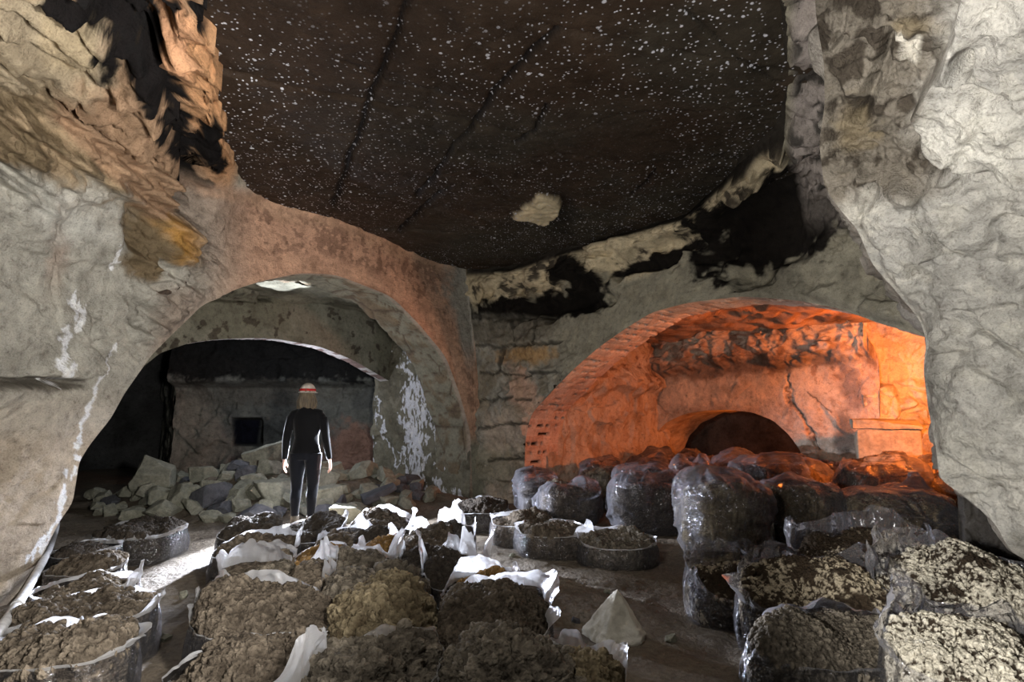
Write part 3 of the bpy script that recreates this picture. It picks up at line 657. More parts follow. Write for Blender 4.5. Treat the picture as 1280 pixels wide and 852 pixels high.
# ------------------------------------------------------------------ film and compost
def film_mat(name, lo, hi, tint, rough=.16, trl=.55, stretch=(5, 5, 22), gl=.9, bs=.75):
    t = NT(name); v = t.obj()
    st = t.vmap(v, stretch); n1 = t.noise(1.6, 4, .55, st, .8); n2 = t.noise(9, 4, .6, v, 1.2)
    nb = t.bump(t.math('ADD', t.math('MULTIPLY', n1, 1.0), t.math('MULTIPLY', n2, .5)), bs, .03)
    lw = t.n('ShaderNodeLayerWeight', i_Blend=.35, i_Normal=nb).outputs['Facing']
    fac = t.n('ShaderNodeMapRange', i_0=lw, i_1=.1, i_2=1.0, i_3=lo, i_4=hi).outputs[0]
    d = t.n('ShaderNodeBsdfDiffuse', i_Color=tint + (1,), i_Normal=nb).outputs[0]
    tr = t.n('ShaderNodeBsdfTranslucent', i_Color=tint + (1,), i_Normal=nb).outputs[0]
    tp = t.n('ShaderNodeBsdfTransparent', i_Color=(.93, .93, .95, 1)).outputs[0]
    wh = t.n('ShaderNodeMixShader', i_0=trl, i_1=d, i_2=tr).outputs[0]
    b = t.n('ShaderNodeMixShader', i_0=fac, i_1=tp, i_2=wh).outputs[0]
    g = t.n('ShaderNodeBsdfGlossy', i_Color=(.9, .9, .95, 1), i_Roughness=rough, i_Normal=nb).outputs[0]
    gf = t.n('ShaderNodeFresnel', i_IOR=1.5, i_Normal=nb).outputs[0]
    gf = t.math('MULTIPLY', gf, gl, True)
    return t.done(t.n('ShaderNodeMixShader', i_0=gf, i_1=b, i_2=g).outputs[0])
M['film'] = film_mat('clear_plastic_film', .02, .22, (.74, .74, .80))
M['milky'] = film_mat('milky_plastic_film', .60, .95, (.88, .88, .90), .32, .66, (4, 4, 6), .45, .4)
M['veil'] = film_mat('wrinkled_plastic_film', .12, .66, (.80, .80, .86), .14, .55, (3, 3, 5), .9, .45)
M['sack'] = film_mat('sack_film', .03, .60, (.74, .74, .82), .11, .55, (3, 3, 14))
t = NT('mushroom_compost'); v = t.obj(); c = t.n('ShaderNodeAttribute', attribute_name='Col').outputs['Color']
n1 = t.noise(30, 5, .65, v); n2 = t.noise(120, 3, .6, v); vd = t.voro(55, v)
c = t.mixc(1.0, c, t.ramp(n1, [(.28, (.5, .48, .45)), (.55, (1.05,) * 3), (.75, (1.35, 1.33, 1.3))]), 'MULTIPLY')
h = t.math('SUBTRACT', t.math('ADD', t.math('MULTIPLY', n1, .8), t.math('MULTIPLY', n2, .3)), t.math('MULTIPLY', vd, .8))
M['compost'] = t.done(t.surf(c, .95, t.bump(h, .9, .02), .2))

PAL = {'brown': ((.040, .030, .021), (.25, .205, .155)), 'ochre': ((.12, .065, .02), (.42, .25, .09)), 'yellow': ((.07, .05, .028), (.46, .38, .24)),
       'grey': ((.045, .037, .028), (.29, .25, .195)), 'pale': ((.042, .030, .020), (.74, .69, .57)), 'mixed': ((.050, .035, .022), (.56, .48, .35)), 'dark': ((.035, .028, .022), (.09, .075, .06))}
def outline(th, rr, n, ex, seed):
    c, s_ = np.cos(th), np.sin(th)
    r = (np.abs(c) ** ex + np.abs(s_) ** ex) ** (-1 / ex)
    q = np.stack([c * 1.3 + seed, s_ * 1.3 + .7 * seed, 0 * c + .3], -1)
    return r * (1 + n * fbm(q, 3, 700 + seed)) * rr
def compost_mesh(w_, d_, h, dome, seed, pal, N, lump, slump=0.0, ex=3.0, tilt=(0, 0), wob=.07):
    u, v = np.meshgrid(np.linspace(-1, 1, N), np.linspace(-1, 1, N), indexing='ij')
    x = u * np.sqrt(1 - v * v / 2); y = v * np.sqrt(1 - u * u / 2)
    rho = np.sqrt(x * x + y * y); th = np.arctan2(y, x); r0 = .74
    k = np.clip((rho - r0) / (1 - r0), 0, 1); o = outline(th, 1.0, wob, ex, seed)
    s_ = np.where(rho < r0, rho / r0 * .94, .94 + .075 * np.sin(k * math.pi * .85)) * o
    X = s_ * np.cos(th) * w_ / 2; Yy = s_ * np.sin(th) * d_ / 2
    top = h + dome * (1 - np.clip(rho / r0, 0, 1) ** 2.2)
    top = top + .075 * fbm(np.stack([X * 3 + seed * 3.1, Yy * 3, 0 * X], -1), 3, 720) + tilt[0] * X + tilt[1] * Yy
    Zz = np.where(rho < r0, top, top * (1 - k) ** .9)
    P = np.stack([X, Yy, Zz], -1)
    P = np.where((rho < .02)[..., None] & False, P, P)
    Nn = grid_n(P); Nn *= np.sign((Nn * (P - np.array([0, 0, h * .4]))).sum(-1, keepdims=True))
    q = P + seed * 5.3; q = q + .32 * lump * np.stack([fbm(q / lump * .9, 2, 731), fbm(q / lump * .9 + 5, 2, 732), fbm(q / lump * .9 + 9, 2, 733)], -1)
    f1, f2, i1 = vor(q / (lump * 1.0), 730); g1, g2, i2 = vor(q / (lump * .45), 735)
    b1 = np.sqrt(np.clip(1 - (f1 / .75) ** 2, 0, 1)) * (.35 + .65 * i1); b2 = np.sqrt(np.clip(1 - (g1 / .8) ** 2, 0, 1)) * (.3 + .7 * i2)
    am = np.where(rho < r0, 1.0, np.clip(1 - k * 1.4, .12, 1))
    P = P + Nn * ((b1 * lump * .95 + b2 * lump * .50) * am)[..., None]
    P[..., 2] = np.maximum(P[..., 2], .004)
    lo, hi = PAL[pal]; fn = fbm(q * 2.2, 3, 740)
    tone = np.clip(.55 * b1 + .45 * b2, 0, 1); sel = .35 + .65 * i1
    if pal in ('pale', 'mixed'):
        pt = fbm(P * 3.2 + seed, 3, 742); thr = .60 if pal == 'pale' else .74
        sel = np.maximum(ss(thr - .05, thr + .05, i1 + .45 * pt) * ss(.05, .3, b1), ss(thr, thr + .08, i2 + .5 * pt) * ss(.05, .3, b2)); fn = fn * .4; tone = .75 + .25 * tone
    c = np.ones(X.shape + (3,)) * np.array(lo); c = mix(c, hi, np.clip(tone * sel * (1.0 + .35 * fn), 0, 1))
    return P, c
def sleeve_mesh(w_, d_, h, seed, flaps, base, wr, ex=3.0, nt=170, nv=16, nf=14, close=0.0, bulge=1.0, tilt=(0, 0), wob=.07):
    th = np.linspace(0, 2 * math.pi, nt, endpoint=False)
    F = np.full(nt, base) * (1 + .6 * fbm(np.stack([np.cos(th) * 2 + seed, np.sin(th) * 2, 0 * th], -1), 3, 750)); L = np.full(nt, .25 - close * 1.2)
    for (deg, wid, hh, lean) in flaps:
        a = np.abs((np.degrees(th) - deg + 180) % 360 - 180); g = ss(wid, wid * .35, a)
        F = F * (1 - g) + hh * g * (1 + .35 * vn(np.stack([th * 4, 0 * th + seed, 0 * th], -1), 757)); L = L * (1 - g) + lean * g
    frontal = np.clip(-np.sin(th), 0, 1); F = np.where(F < base * 2.2, F * (1 - .75 * frontal), F)
    F = np.maximum(F, .008); o = outline(th, 1.0, wob, ex, seed)
    rows = []
    nrm = np.stack([np.cos(th) / w_, np.sin(th) / d_], -1); nrm /= np.linalg.norm(nrm, axis=1, keepdims=True)
    for k in range(nv + 1):
        q = k / nv; s_ = (.955 + .075 * math.sin((.15 + q * .85) * math.pi) * bulge) * o
        x = s_ * np.cos(th) * w_ / 2; y = s_ * np.sin(th) * d_ / 2; z = h * q + q * (tilt[0] * x + tilt[1] * y)
        p = np.stack([x, y, np.full(nt, 1.0) * z], -1)
        wn = fbm(np.stack([np.cos(th) * 5 + seed, np.sin(th) * 5, 0 * th + q * 1.6], -1), 3, 760) * .6 + vn(np.stack([np.cos(th) * 12 + seed, np.sin(th) * 12, 0 * th + q * 5], -1), 765) * .4
        off = .016 + wr * (.25 + .9 * q) * wn
        p[:, :2] += nrm * off[:, None]; rows.append(p)
    rim = rows[-1].copy()
    cur = rim.copy()
    for k in range(1, nf + 1):
        q = k / nf; ang = L * (.35 + .65 * q) ** 1.0
        step = F / nf
        cur = cur + np.c_[nrm * (np.sin(ang) * step)[:, None], np.cos(ang) * step]
        cr = vn(np.stack([np.cos(th) * 4 + seed * 2, np.sin(th) * 4, 0 * th + q * 2.0], -1), 770) * .6 + np.abs(vn(np.stack([np.cos(th) * 9 + seed, np.sin(th) * 9, 0 * th + q * 3.5], -1), 771)) * .6 - .2
        p = cur.copy(); p[:, :2] += nrm * (cr * np.minimum(F, .25) * .32 * q)[:, None]
        if close: 
            p[:, :2] *= (1 - close * .55 * q ** 1.5)
            p[:, 2] -= close * .10 * q * q
        p[:, 2] = p[:, 2] + .04 * q * np.minimum(F, .2) * cr
        p[:, 2] = np.maximum(p[:, 2], .01)
        rows.append(p)
    return np.stack(rows)
BAGS = []
def bag(x0, x1, y0, y1, label, group=None, h=.33, dome=.05, pal='brown', lump=.045, flaps=(), base=.035, rot=0.0, seed=None, zb=0.0, mat='film', wr=.014, close=0.0, N=None, depth=None, fillh=None, ex=3.0, front=None, name='compost_bag', tilt=(0, 0), fmat='milky', yf=None):
    """x0..x1, y0..y1: extent of the rim seen in the photograph; h: height of the compost; flaps: (bearing, half width, length, lean)"""
    seed = len(BAGS) + 1 if seed is None else seed
    zt = zb + h; wob = .08
    if group == 'open compost bags of the middle block':
        flaps = [(a_, b_, l_ * 1.45, e_) for a_, b_, l_, e_ in flaps]; base = base * .45; wob = .13; tilt = (tilt[0] + .07 * math.sin(seed * 2.3), tilt[1] + .12)
    if group == 'open bags of pale lumps below the white rock pillar':
        flaps = [(a_, b_, l_ * 1.25, e_) for a_, b_, l_, e_ in flaps]; tilt = (tilt[0], tilt[1] + .34); ex = 2.4; wob = .13
    xm = (x0 + x1) / 2
    if yf is not None: Ya = yf
    elif front is not None: Ya = float(y_at_z(xm, front, zb))
    else: Ya = float(y_at_z(xm, y1, zt))
    if depth is None:
        Yb = float(y_at_z(xm, y0, zt)); depth = max(.3, Yb - Ya)
    Yc = Ya + depth / 2
    X = float(ray(xm, (y0 + y1) / 2)[0]) * Yc; wd = abs(float(ray(x1, y1)[0] - ray(x0, y1)[0])) * Yc
    o = empty(name, (X, Yc, zb + float(floor_h(np.array([X]), np.array([Yc]))[0]) * .6 - .015), R(rot)); tag(o, label, 'bag', group)
    px_w = wd / Yc * F_PX; n = N or int(np.clip(px_w * .85, 50, 230)); lump = lump * .78
    ch = fillh if fillh is not None else h
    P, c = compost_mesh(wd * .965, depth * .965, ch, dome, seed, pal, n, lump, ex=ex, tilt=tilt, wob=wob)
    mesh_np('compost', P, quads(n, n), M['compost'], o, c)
    nt = int(np.clip(px_w * 1.1, 90, 260))
    S = sleeve_mesh(wd, depth, h, seed, flaps, base, wr, ex, nt, 14, 14, close, tilt=tilt, wob=wob)
    mesh_np('plastic_sleeve', S[:15], quads(15, nt, True), M[mat], o)
    if True:
        mesh_np('loose_rim', S[14:], quads(len(S) - 14, nt, True), M[fmat], o)
    BAGS.append(o); return o
# bearings: 0 = towards +x, 90 = away from the camera, 180 = towards -x, 270 = towards the camera
G1 = 'open compost bags along the foot of the pale pillar'
bag(-25, 66, 806, 842, 'brown compost bag at the photo corner below the grey hose, its white rim just showing', G1, h=.30, flaps=[(90, 60, .05, .3)], lump=.05, depth=.6)
bag(-12, 154, 786, 838, 'brown compost bag with long white back rim and pleated corner, beside the near hose end', G1, h=.33, flaps=[(90, 70, .06, .2), (20, 25, .10, 1.6)], lump=.05, dome=.07)
bag(40, 184, 742, 786, 'brown compost bag with a crumpled white corner piece, third from the near hose end', G1, h=.30, flaps=[(10, 22, .12, .8), (120, 30, .05, .1)], dome=.08)
bag(58, 162, 716, 744, 'compost bag with a white peaked flap facing the bare path, middle of the hose row', G1, h=.30, flaps=[(15, 24, .16, .2)], dome=.06)
bag(70, 150, 696, 716, 'low compost bag with thin white edge, fourth along the hose row behind the peaked flap', G1, h=.28, flaps=[(270, 40, .03, .8), (0, 30, .07, .9)])
bag(80, 134, 676, 694, 'darkest small compost bag where the grey hose ends at the pillar', G1, h=.26, pal='dark')
bag(130, 222, 664, 690, 'shiny dark plastic bag with bluish white folds standing alone at the path head', G1, h=.26, pal='dark', flaps=[(110, 60, .10, -.9), (280, 60, .09, -1.2), (0, 25, .08, .9)], front=708, depth=.75)
G2 = 'open compost bags of the middle block'
bag(283, 345, 652, 668, 'dark rust brown compost bag at the far block end below a bluish slab', G2, h=.30, pal='dark', front=None)
bag(348, 425, 652, 672, 'dark compost bag directly below the boots of the standing person', G2, h=.30, pal='dark', flaps=[(20, 40, .10, .4)])
bag(400, 462, 664, 688, 'compost bag with a bright diagonal white strap of plastic below the person', G2, h=.31, dome=.02, flaps=[(190, 40, .07, -.3), (60, 40, .09, -.2)])
bag(430, 512, 650, 670, 'compost bag with a white sheet folded over its far corner, end of the middle block', G2, h=.30, dome=.02, flaps=[(90, 60, .08, -.3), (10, 35, .13, .2), (200, 40, .04, .2)])
bag(445, 512, 668, 684, 'small round topped dark compost bag in front of the folded white sheet', G2, h=.31, pal='dark', flaps=[(0, 30, .10, .2), (180, 20, .03, 0)])
bag(280, 366, 672, 692, 'compost bag with a white peaked flap at its inner corner, third row from the person', G2, h=.31, dome=.015, flaps=[(90, 75, .06, -.1), (20, 25, .11, .1)])
bag(274, 368, 692, 706, 'narrow compost bag with wavy white back film, beside the bare path', G2, h=.31, dome=.015, flaps=[(95, 85, .065, -.1), (180, 25, .06, .4)])
bag(276, 364, 704, 720, 'compost bag with the broadest white sheet along its back, beside the bare path', G2, h=.31, dome=.015, flaps=[(95, 88, .10, -.2), (170, 25, .08, .4)])
bag(278, 366, 722, 744, 'grey compost bag with hollow dark front side, beside the bare path', G2, h=.31, pal='grey', flaps=[(180, 30, .05, .3)])
bag(366, 432, 686, 712, 'rust orange compost bag, the brightest orange heap of the block', G2, h=.31, pal='ochre', lump=.06, dome=.08)
bag(455, 502, 678, 704, 'orange brown compost bag in the shade of a rolled white flap', G2, h=.31, pal='ochre', lump=.05, flaps=[(180, 26, .08, .2)])
bag(404, 496, 702, 728, 'grey compost bag with a rolled white corner, in the centre of the block', G2, h=.31, pal='grey', flaps=[(100, 50, .06, -.4), (40, 22, .13, .3)])
bag(362, 412, 712, 750, 'brown compost bag under a crumpled sheet of clear film', G2, h=.33, flaps=[(80, 60, .12, -.3), (0, 40, .10, -.2)])
bag(406, 466, 728, 762, 'round compost bag in clear film, just behind the yellowish heap', G2, h=.33, pal='grey', flaps=[(180, 30, .04, .1), (90, 40, .03, 0)])
bag(456, 532, 722, 760, 'knobbly grey compost bag, its film slumped, behind the yellowish heap', G2, h=.32, pal='grey', lump=.06)
bag(268, 352, 736, 760, 'small grey lump heap bag behind the long white rim', G2, h=.30, pal='grey', lump=.06, flaps=[(180, 30, .05, .2)])
bag(494, 560, 668, 700, 'compost bag with a twisted white film corner just behind the torn pointed flaps', G2, h=.31, flaps=[(190, 30, .12, .2), (110, 40, .08, -.3), (350, 40, .05, -.4)])
bag(545, 592, 660, 682, 'compost bag hidden by a big square white flap standing up', G2, h=.30, pal='dark', dome=.02, flaps=[(110, 50, .15, .1), (20, 30, .08, .2), (280, 50, .07, -.4)])
bag(502, 590, 690, 714, 'dark compost bag with an orange tinged edge beside the square white flap', G2, h=.31, pal='dark', flaps=[(180, 22, .10, .2), (60, 30, .10, -.6), (270, 60, .04, 0)])
bag(532, 606, 700, 732, 'dark compost bag with three torn white flaps pointing up', G2, h=.31, pal='dark', flaps=[(175, 24, .16, .3), (75, 18, .16, .1), (30, 16, .18, .3)])
bag(556, 652, 722, 752, 'compost bag with an orange strip between two long white sheets', G2, h=.32, pal='ochre', dome=.02, flaps=[(100, 75, .10, -.3), (280, 70, .13, -.2), (20, 26, .13, .1)])
bag(240, 420, 752, 796, 'brown compost bag framed by one long curved white rim', G2, h=.34, flaps=[(115, 80, .075, .1), (185, 35, .08, .5), (300, 50, .03, .3)], dome=.06, lump=.045)
bag(414, 546, 750, 808, 'yellowish lumpy compost heap spilling over its bag, the palest heap of the block', G2, h=.34, pal='yellow', lump=.062, dome=.11, base=.02)
bag(548, 690, 740, 806, 'wide dark brown compost bag with a pale twisted flap trailing from its corner', G2, h=.34, flaps=[(95, 70, .05, .1), (28, 34, .10, .7), (345, 26, .06, 1.1)], dome=.09, lump=.04)
bag(230, 405, 800, 872, 'compost bag behind a big glossy white sheet at the photo bottom', G2, h=.34, flaps=[(335, 45, .15, .35), (265, 50, .09, .5)], dome=.05, depth=.55)
bag(372, 546, 810, 872, 'lumpy brown compost bag with a bent clear rim at its back', G2, h=.34, flaps=[(70, 45, .04, 0)], lump=.06, dome=.07, depth=.5, pal='grey')
bag(548, 722, 802, 876, 'large greyish brown lump heap at the photo bottom beside the path', G2, h=.36, pal='grey', lump=.06, dome=.10, depth=.55)
bag(676, 778, 846, 895, 'compost bag with a triangular white hood, nearest the pale pointed stone', G2, h=.30, pal='yellow', flaps=[(110, 60, .055, .1), (35, 38, .075, .6)], depth=.5)
G3 = 'open bags on the trodden floor'
bag(568, 634, 634, 652, 'dark low bag with bluish pleats, first in the line of small bags on the path', G3, h=.26, pal='dark', flaps=[(180, 60, .10, .1), (90, 40, .12, -.4)], front=668, depth=.8)
bag(613, 690, 646, 668, 'low open bag with a white pleated end, second in the line of small bags', G3, h=.26, pal='brown', flaps=[(180, 40, .08, .3), (70, 50, .06, -.2)], front=686, depth=.7)
bag(646, 736, 656, 690, 'slanting open bag with one long white edge, third in the line of small bags', G3, h=.24, pal='brown', flaps=[(150, 60, .05, .4), (320, 50, .12, -.3)], rot=14, front=704, depth=.75)
bag(722, 818, 664, 712, 'round open bag of brown compost with white rim, last in the line of small bags', G3, h=.22, pal='grey', flaps=[(180, 60, .07, .6), (90, 60, .06, .2)], front=718, depth=.8, dome=.03, ex=2.3)
def crumple(p, s):
    w_ = np.stack([fbm(p * .6, 2, s + 30), fbm(p * .6 + 5, 2, s + 31), fbm(p * .6 + 9, 2, s + 32)], -1) * .5
    a_ = (1 - np.abs(vn((p + w_) * np.array([.55, .9, .8]), s))) ** 4; b_ = (1 - np.abs(vn((p + w_) * np.array([1.5, .9, 1.6]), s + 3))) ** 4
    return a_ + .5 * b_
def sack(x, y, w_, d_, h, label, group, rot=0.0, seed=None, pal='yellow', fill=.8, tuft=(0, 0, 0), nt=None, lean=(0, 0), sag=.06, zb=0.0, mouth=0.0, flap=None):
    """a filled clear film sack, folded over at the top; tuft: (bearing, offset, height) of the gathered corner"""
    seed = len(BAGS) + 1 if seed is None else seed
    o = empty('compost_sack', (x, y, zb + fz_(x, y) - .015), R(rot)); tag(o, label, 'bag', group); BAGS.append(o)
    nt = nt or int(np.clip(w_ / y * F_PX * 1.5, 80, 240)); m = int(nt * .5)
    N = int(nt * .42)
    P, c = compost_mesh(w_ * .95, d_ * .95, h * fill, .05, seed, pal, N, .05, ex=2.7)
    P[..., 0] += lean[0] * P[..., 2]; P[..., 1] += lean[1] * P[..., 2]
    mesh_np('compost', P, quads(N, N), M['compost'], o, c)
    th = np.linspace(0, 2 * math.pi, nt, endpoint=False)[None] * np.ones((m, 1)); q = np.linspace(0, 1, m)[:, None] * np.ones((1, nt))
    out = outline(th, 1.0, .07, 2.7, seed)
    side = np.clip(q / .55, 0, 1); top = np.clip((q - .55) / .45, 0, 1)
    rad = np.where(q < .55, .84 + .12 * side + .14 * np.sin(side * math.pi * .92), (.955 + .04) * np.cos(top * math.pi / 2) ** .62)
    z = np.where(q < .55, h * .70 * side, h * (.70 + .30 * np.sin(top * math.pi / 2)))
    X = rad * out * np.cos(th) * w_ / 2; Y = rad * out * np.sin(th) * d_ / 2
    z = z - sag * top ** 2 * (.5 + .8 * vn(np.stack([X * 3 + seed, Y * 3, 0 * X], -1), 830))
    if tuft[2] > 0:
        tx, ty = math.cos(R(tuft[0])) * tuft[1] * w_ / 2, math.sin(R(tuft[0])) * tuft[1] * d_ / 2
        g = np.hypot((X - tx) / .16, (Y - ty) / .13); z = z + tuft[2] * np.exp(-g ** 1.3) * (side > .9)
    P = np.stack([X + lean[0] * z, Y + lean[1] * z, z], -1); Nn = grid_n(P); Nn *= np.sign((Nn * (P - np.array([0, 0, h * .45]))).sum(-1, keepdims=True) + 1e-9)
    cp_ = P + seed * 3.7
    st_ = np.stack([np.cos(th) * 3.2 + seed, np.sin(th) * 3.2, z * 9], -1)     # sagging horizontal pleats on the sides
    pl = vn(st_, 840) * .6 + vn(st_ * 2.1, 841) * .45
    d = .026 * pl * np.sin(np.clip(side, 0, 1) * math.pi) + .075 * crumple(cp_ * np.array([3.4, 3.4, 4.4]), 845) * (.30 + .70 * side) + .055 * vn(cp_ * 2.4, 846) * (.35 + top) + .012
    d = d * ss(0, .05, q)
    P = P + Nn * d[..., None]; P[..., 2] = np.maximum(P[..., 2], .004)
    Fq = quads(m, nt, True)
    if mouth > 0:                                      # leave the folded mouth open over the compost
        cen = P.reshape(-1, 3)[Fq].mean(1); keep = ~((q.reshape(-1)[Fq].mean(1) > .62) & (np.hypot(cen[:, 0] / w_ + .12, (cen[:, 1]) / d_ + .12) < mouth))
        Fq = Fq[keep]
    mesh_np('plastic_film', P, Fq, M['sack'], o)
    if flap: 
        S = sleeve_mesh(w_ * .9, d_ * .9, h * .85, seed, flap, .012, .02, 2.7, 120, 4, 14, .3); mesh_np('loose_rim', S[4:], quads(len(S) - 4, 120, True), M['veil'], o)
    return o
def fz_(x, y): return float(floor_h(np.array([x], float), np.array([y], float))[0])
def at_px(xm, front, dep, zb=0.0):
    Y = float(y_at_z(xm, front, zb)) + dep / 2; return float(ray(xm, front)[0]) * Y, Y
def sack_px(x0, x1, front, dep, h, label, group, **k):
    x, y = at_px((x0 + x1) / 2, front, dep); wd = float(ray(x1, front)[0] - ray(x0, front)[0]) * (y - dep * .2) * .94
    return sack(x, y, wd, dep, h, label, group, **k)
G4 = 'bulky clear sacks before the orange chamber'
sack_px(764, 862, 672, .72, .66, 'bulky sack with one sharp upright crease and bluish pleats, behind the round open bag', G4, pal='dark', tuft=(190, .9, .10), flap=[(205, 34, .24, -.2)], rot=10, fill=.72)
sack_px(852, 962, 706, .74, .78, 'biggest upright clear sack with compost showing near its top, beside the open floor', G4, rot=-8, tuft=(170, .8, .10), lean=(.04, 0), fill=.84, sag=.10)
sack_px(958, 1052, 694, .70, .76, 'clear sack with shining pleats in the middle of the three bulky ones', G4, rot=8, tuft=(60, .7, .06), fill=.82)
sack_px(1056, 1200, 702, .80, .66, 'bulky clear sack nearest the white rock pillar, with a peaked film corner', G4, rot=-4, tuft=(40, .75, .20), fill=.82, lean=(-.03, 0))
sack_px(648, 694, 648, .55, .56, 'narrow dark sack with a bluish lit pleat against the corner between the arches', G4, pal='dark', tuft=(180, .8, .08), fill=.75)
sack_px(674, 752, 660, .62, .50, 'dark glossy sack with a crumpled lit end, behind the slanting open bag', G4, pal='brown', tuft=(185, .9, .08), flap=[(180, 30, .14, .1)], fill=.8)
sack(4.55, 7.25, .92, .60, .96, 'sack with a black hollow mouth and shiny folds, raised beside the white rock pillar', G4, pal='dark', tuft=(20, .8, .12), fill=.78, mouth=.24, flap=[(150, 40, .14, .1)])
sack(3.15, 7.40, .92, .58, .92, 'slanting sack with one white lit end, just behind the bulky clear sacks', G4, pal='dark', tuft=(0, .85, .12), fill=.75, lean=(.12, 0), rot=-10)
bag(930, 1010, 690, 712, 'flat slumped bag squeezed at the foot of the bulky clear sacks', G4, h=.16, front=716, depth=.34, pal='dark', flaps=[(180, 40, .12, 1.1)], fmat='veil')
rngf = random.Random(5)
occ = [(b.location.x, b.location.y) for b in BAGS[-9:]]; near = list(occ)
def ch(u, d): return -.6 + .648 * u + .763 * d, 10.2 - .763 * u + .648 * d
LAB5 = 'reddish lit crumpled sack packed among its like deep in the orange chamber'
for r_, d in enumerate((-.35, .30, .98, 1.66, 2.34, 3.02)):
    u = (2.0 if d > .8 else 2.4) + (.35 if r_ % 2 else 0)
    while u < 6.5:
        x, y = ch(u + rngf.uniform(-.06, .06), d + rngf.uniform(-.06, .06)); u += .82
        if any((x - p) ** 2 + (y - q) ** 2 < .62 ** 2 for p, q in occ): continue
        if d < .2 and u < 2.6 + .82 and False: continue
        if any((x - p) ** 2 + (y - q) ** 2 < .80 ** 2 for p, q in near): continue
        if (x - 5.35) ** 2 + (y - 8.0) ** 2 < .6 ** 2: continue
        if d < 0 and u - .82 > 4.0: continue
        occ.append((x, y))
        sack(x, y, .76, .60, rngf.uniform(.60, .70) + .05 * d, LAB5, 'far sacks in the orange chamber', rot=rngf.uniform(0, 360), pal=rngf.choice(('dark', 'brown', 'yellow')), fill=.74, tuft=(rngf.uniform(0, 360), .7, rngf.uniform(.04, .16)), nt=96, sag=.12)
x, y = 4.75, 7.72
sack(5.45, 7.35, .80, .46, .92, 'bright orange lit puffed sack at the foot of the cut stone block', 'sack by the cut stone block', rot=-20, pal='dark', fill=.7, tuft=(30, .6, .14), nt=110) if not any((5.45 - p) ** 2 + (7.35 - q) ** 2 < .3 ** 2 for p, q in occ) else None
G6 = 'open bags of pale lumps below the white rock pillar'
bag(862, 1002, 706, 752, 'open clear bag of brown and pale lumps on the bare floor, nearest the pointed stone', G6, h=.30, fillh=.27, pal='mixed', lump=.035, front=790, depth=.62, flaps=[(180, 50, .10, .15), (60, 60, .08, .1)], base=.06, dome=.03, wr=.025, fmat='veil')
bag(996, 1172, 696, 752, 'open clear bag with a tall crumpled back rim, second behind the pale lump bags', G6, h=.34, fillh=.30, pal='mixed', lump=.032, depth=.75, yf=4.45, flaps=[(160, 35, .22, -.1), (60, 60, .17, .1), (10, 30, .16, -.2)], base=.07, dome=.02, wr=.03, fmat='veil')
bag(925, 1130, 752, 818, 'bag of brown and pale crumbs under a long diagonal strap of clear film', G6, h=.34, pal='mixed', lump=.032, depth=.62, yf=3.55, flaps=[(120, 40, .16, -.3), (30, 40, .14, -.3), (190, 30, .12, 1.0)], base=.05, dome=.07, fmat='veil', rot=-10)
bag(1095, 1330, 742, 812, 'wide bag of bright white lumps below the overhanging rock', G6, h=.36, pal='pale', lump=.042, depth=.75, yf=3.5, flaps=[(150, 40, .18, -.2), (100, 40, .16, .1)], base=.05, dome=.08, fmat='veil')
bag(935, 1150, 812, 860, 'slumped clear film bag with grey streaks along the photo bottom', G6, h=.28, pal='grey', lump=.03, depth=.45, yf=3.02, flaps=[(90, 70, .10, -.9), (0, 40, .16, -.4)], base=.10, dome=.05, close=.4, wr=.03, fmat='veil')
bag(1100, 1330, 826, 880, 'bag of white lumps under a folded veil of clear film at the photo corner', G6, h=.30, pal='pale', lump=.038, depth=.5, yf=2.75, flaps=[(120, 50, .16, -.3), (60, 50, .10, -.2)], base=.04, dome=.06, fmat='veil')
# ------------------------------------------------------------------ stones
t = NT('rubble_stone'); v = t.obj()
n1 = t.noise(4, 6, .6, v); n2 = t.noise(26, 5, .65, v)
c = t.ramp(n1, [(.3, (.17, .168, .13)), (.55, (.28, .275, .215)), (.75, (.37, .36, .29))])
c = t.mixc(1.0, c, t.ramp(n2, [(.3, (.7,) * 3), (.6, (1.08,) * 3)]), 'MULTIPLY')
M['stone'] = t.done(t.surf(c, .9, t.bump(t.math('ADD', n1, t.math('MULTIPLY', n2, .5)), .5, .03)))
t = NT('chalk_stone'); v = t.obj(); n1 = t.noise(5, 6, .62, v); n2 = t.noise(30, 5, .65, v)
c = t.ramp(n1, [(.3, (.36, .33, .27)), (.5, (.58, .55, .47)), (.7, (.70, .67, .60))])
M['chalk'] = t.done(t.surf(c, .9, t.bump(t.math('ADD', n1, t.math('MULTIPLY', n2, .5)), .6, .03)))
t = NT('dark_slab'); v = t.obj(); n1 = t.noise(6, 6, .62, v)
M['darkstone'] = t.done(t.surf(t.ramp(n1, [(.3, (.05, .052, .06)), (.7, (.12, .12, .13))]), .7, t.bump(n1, .6, .03)))
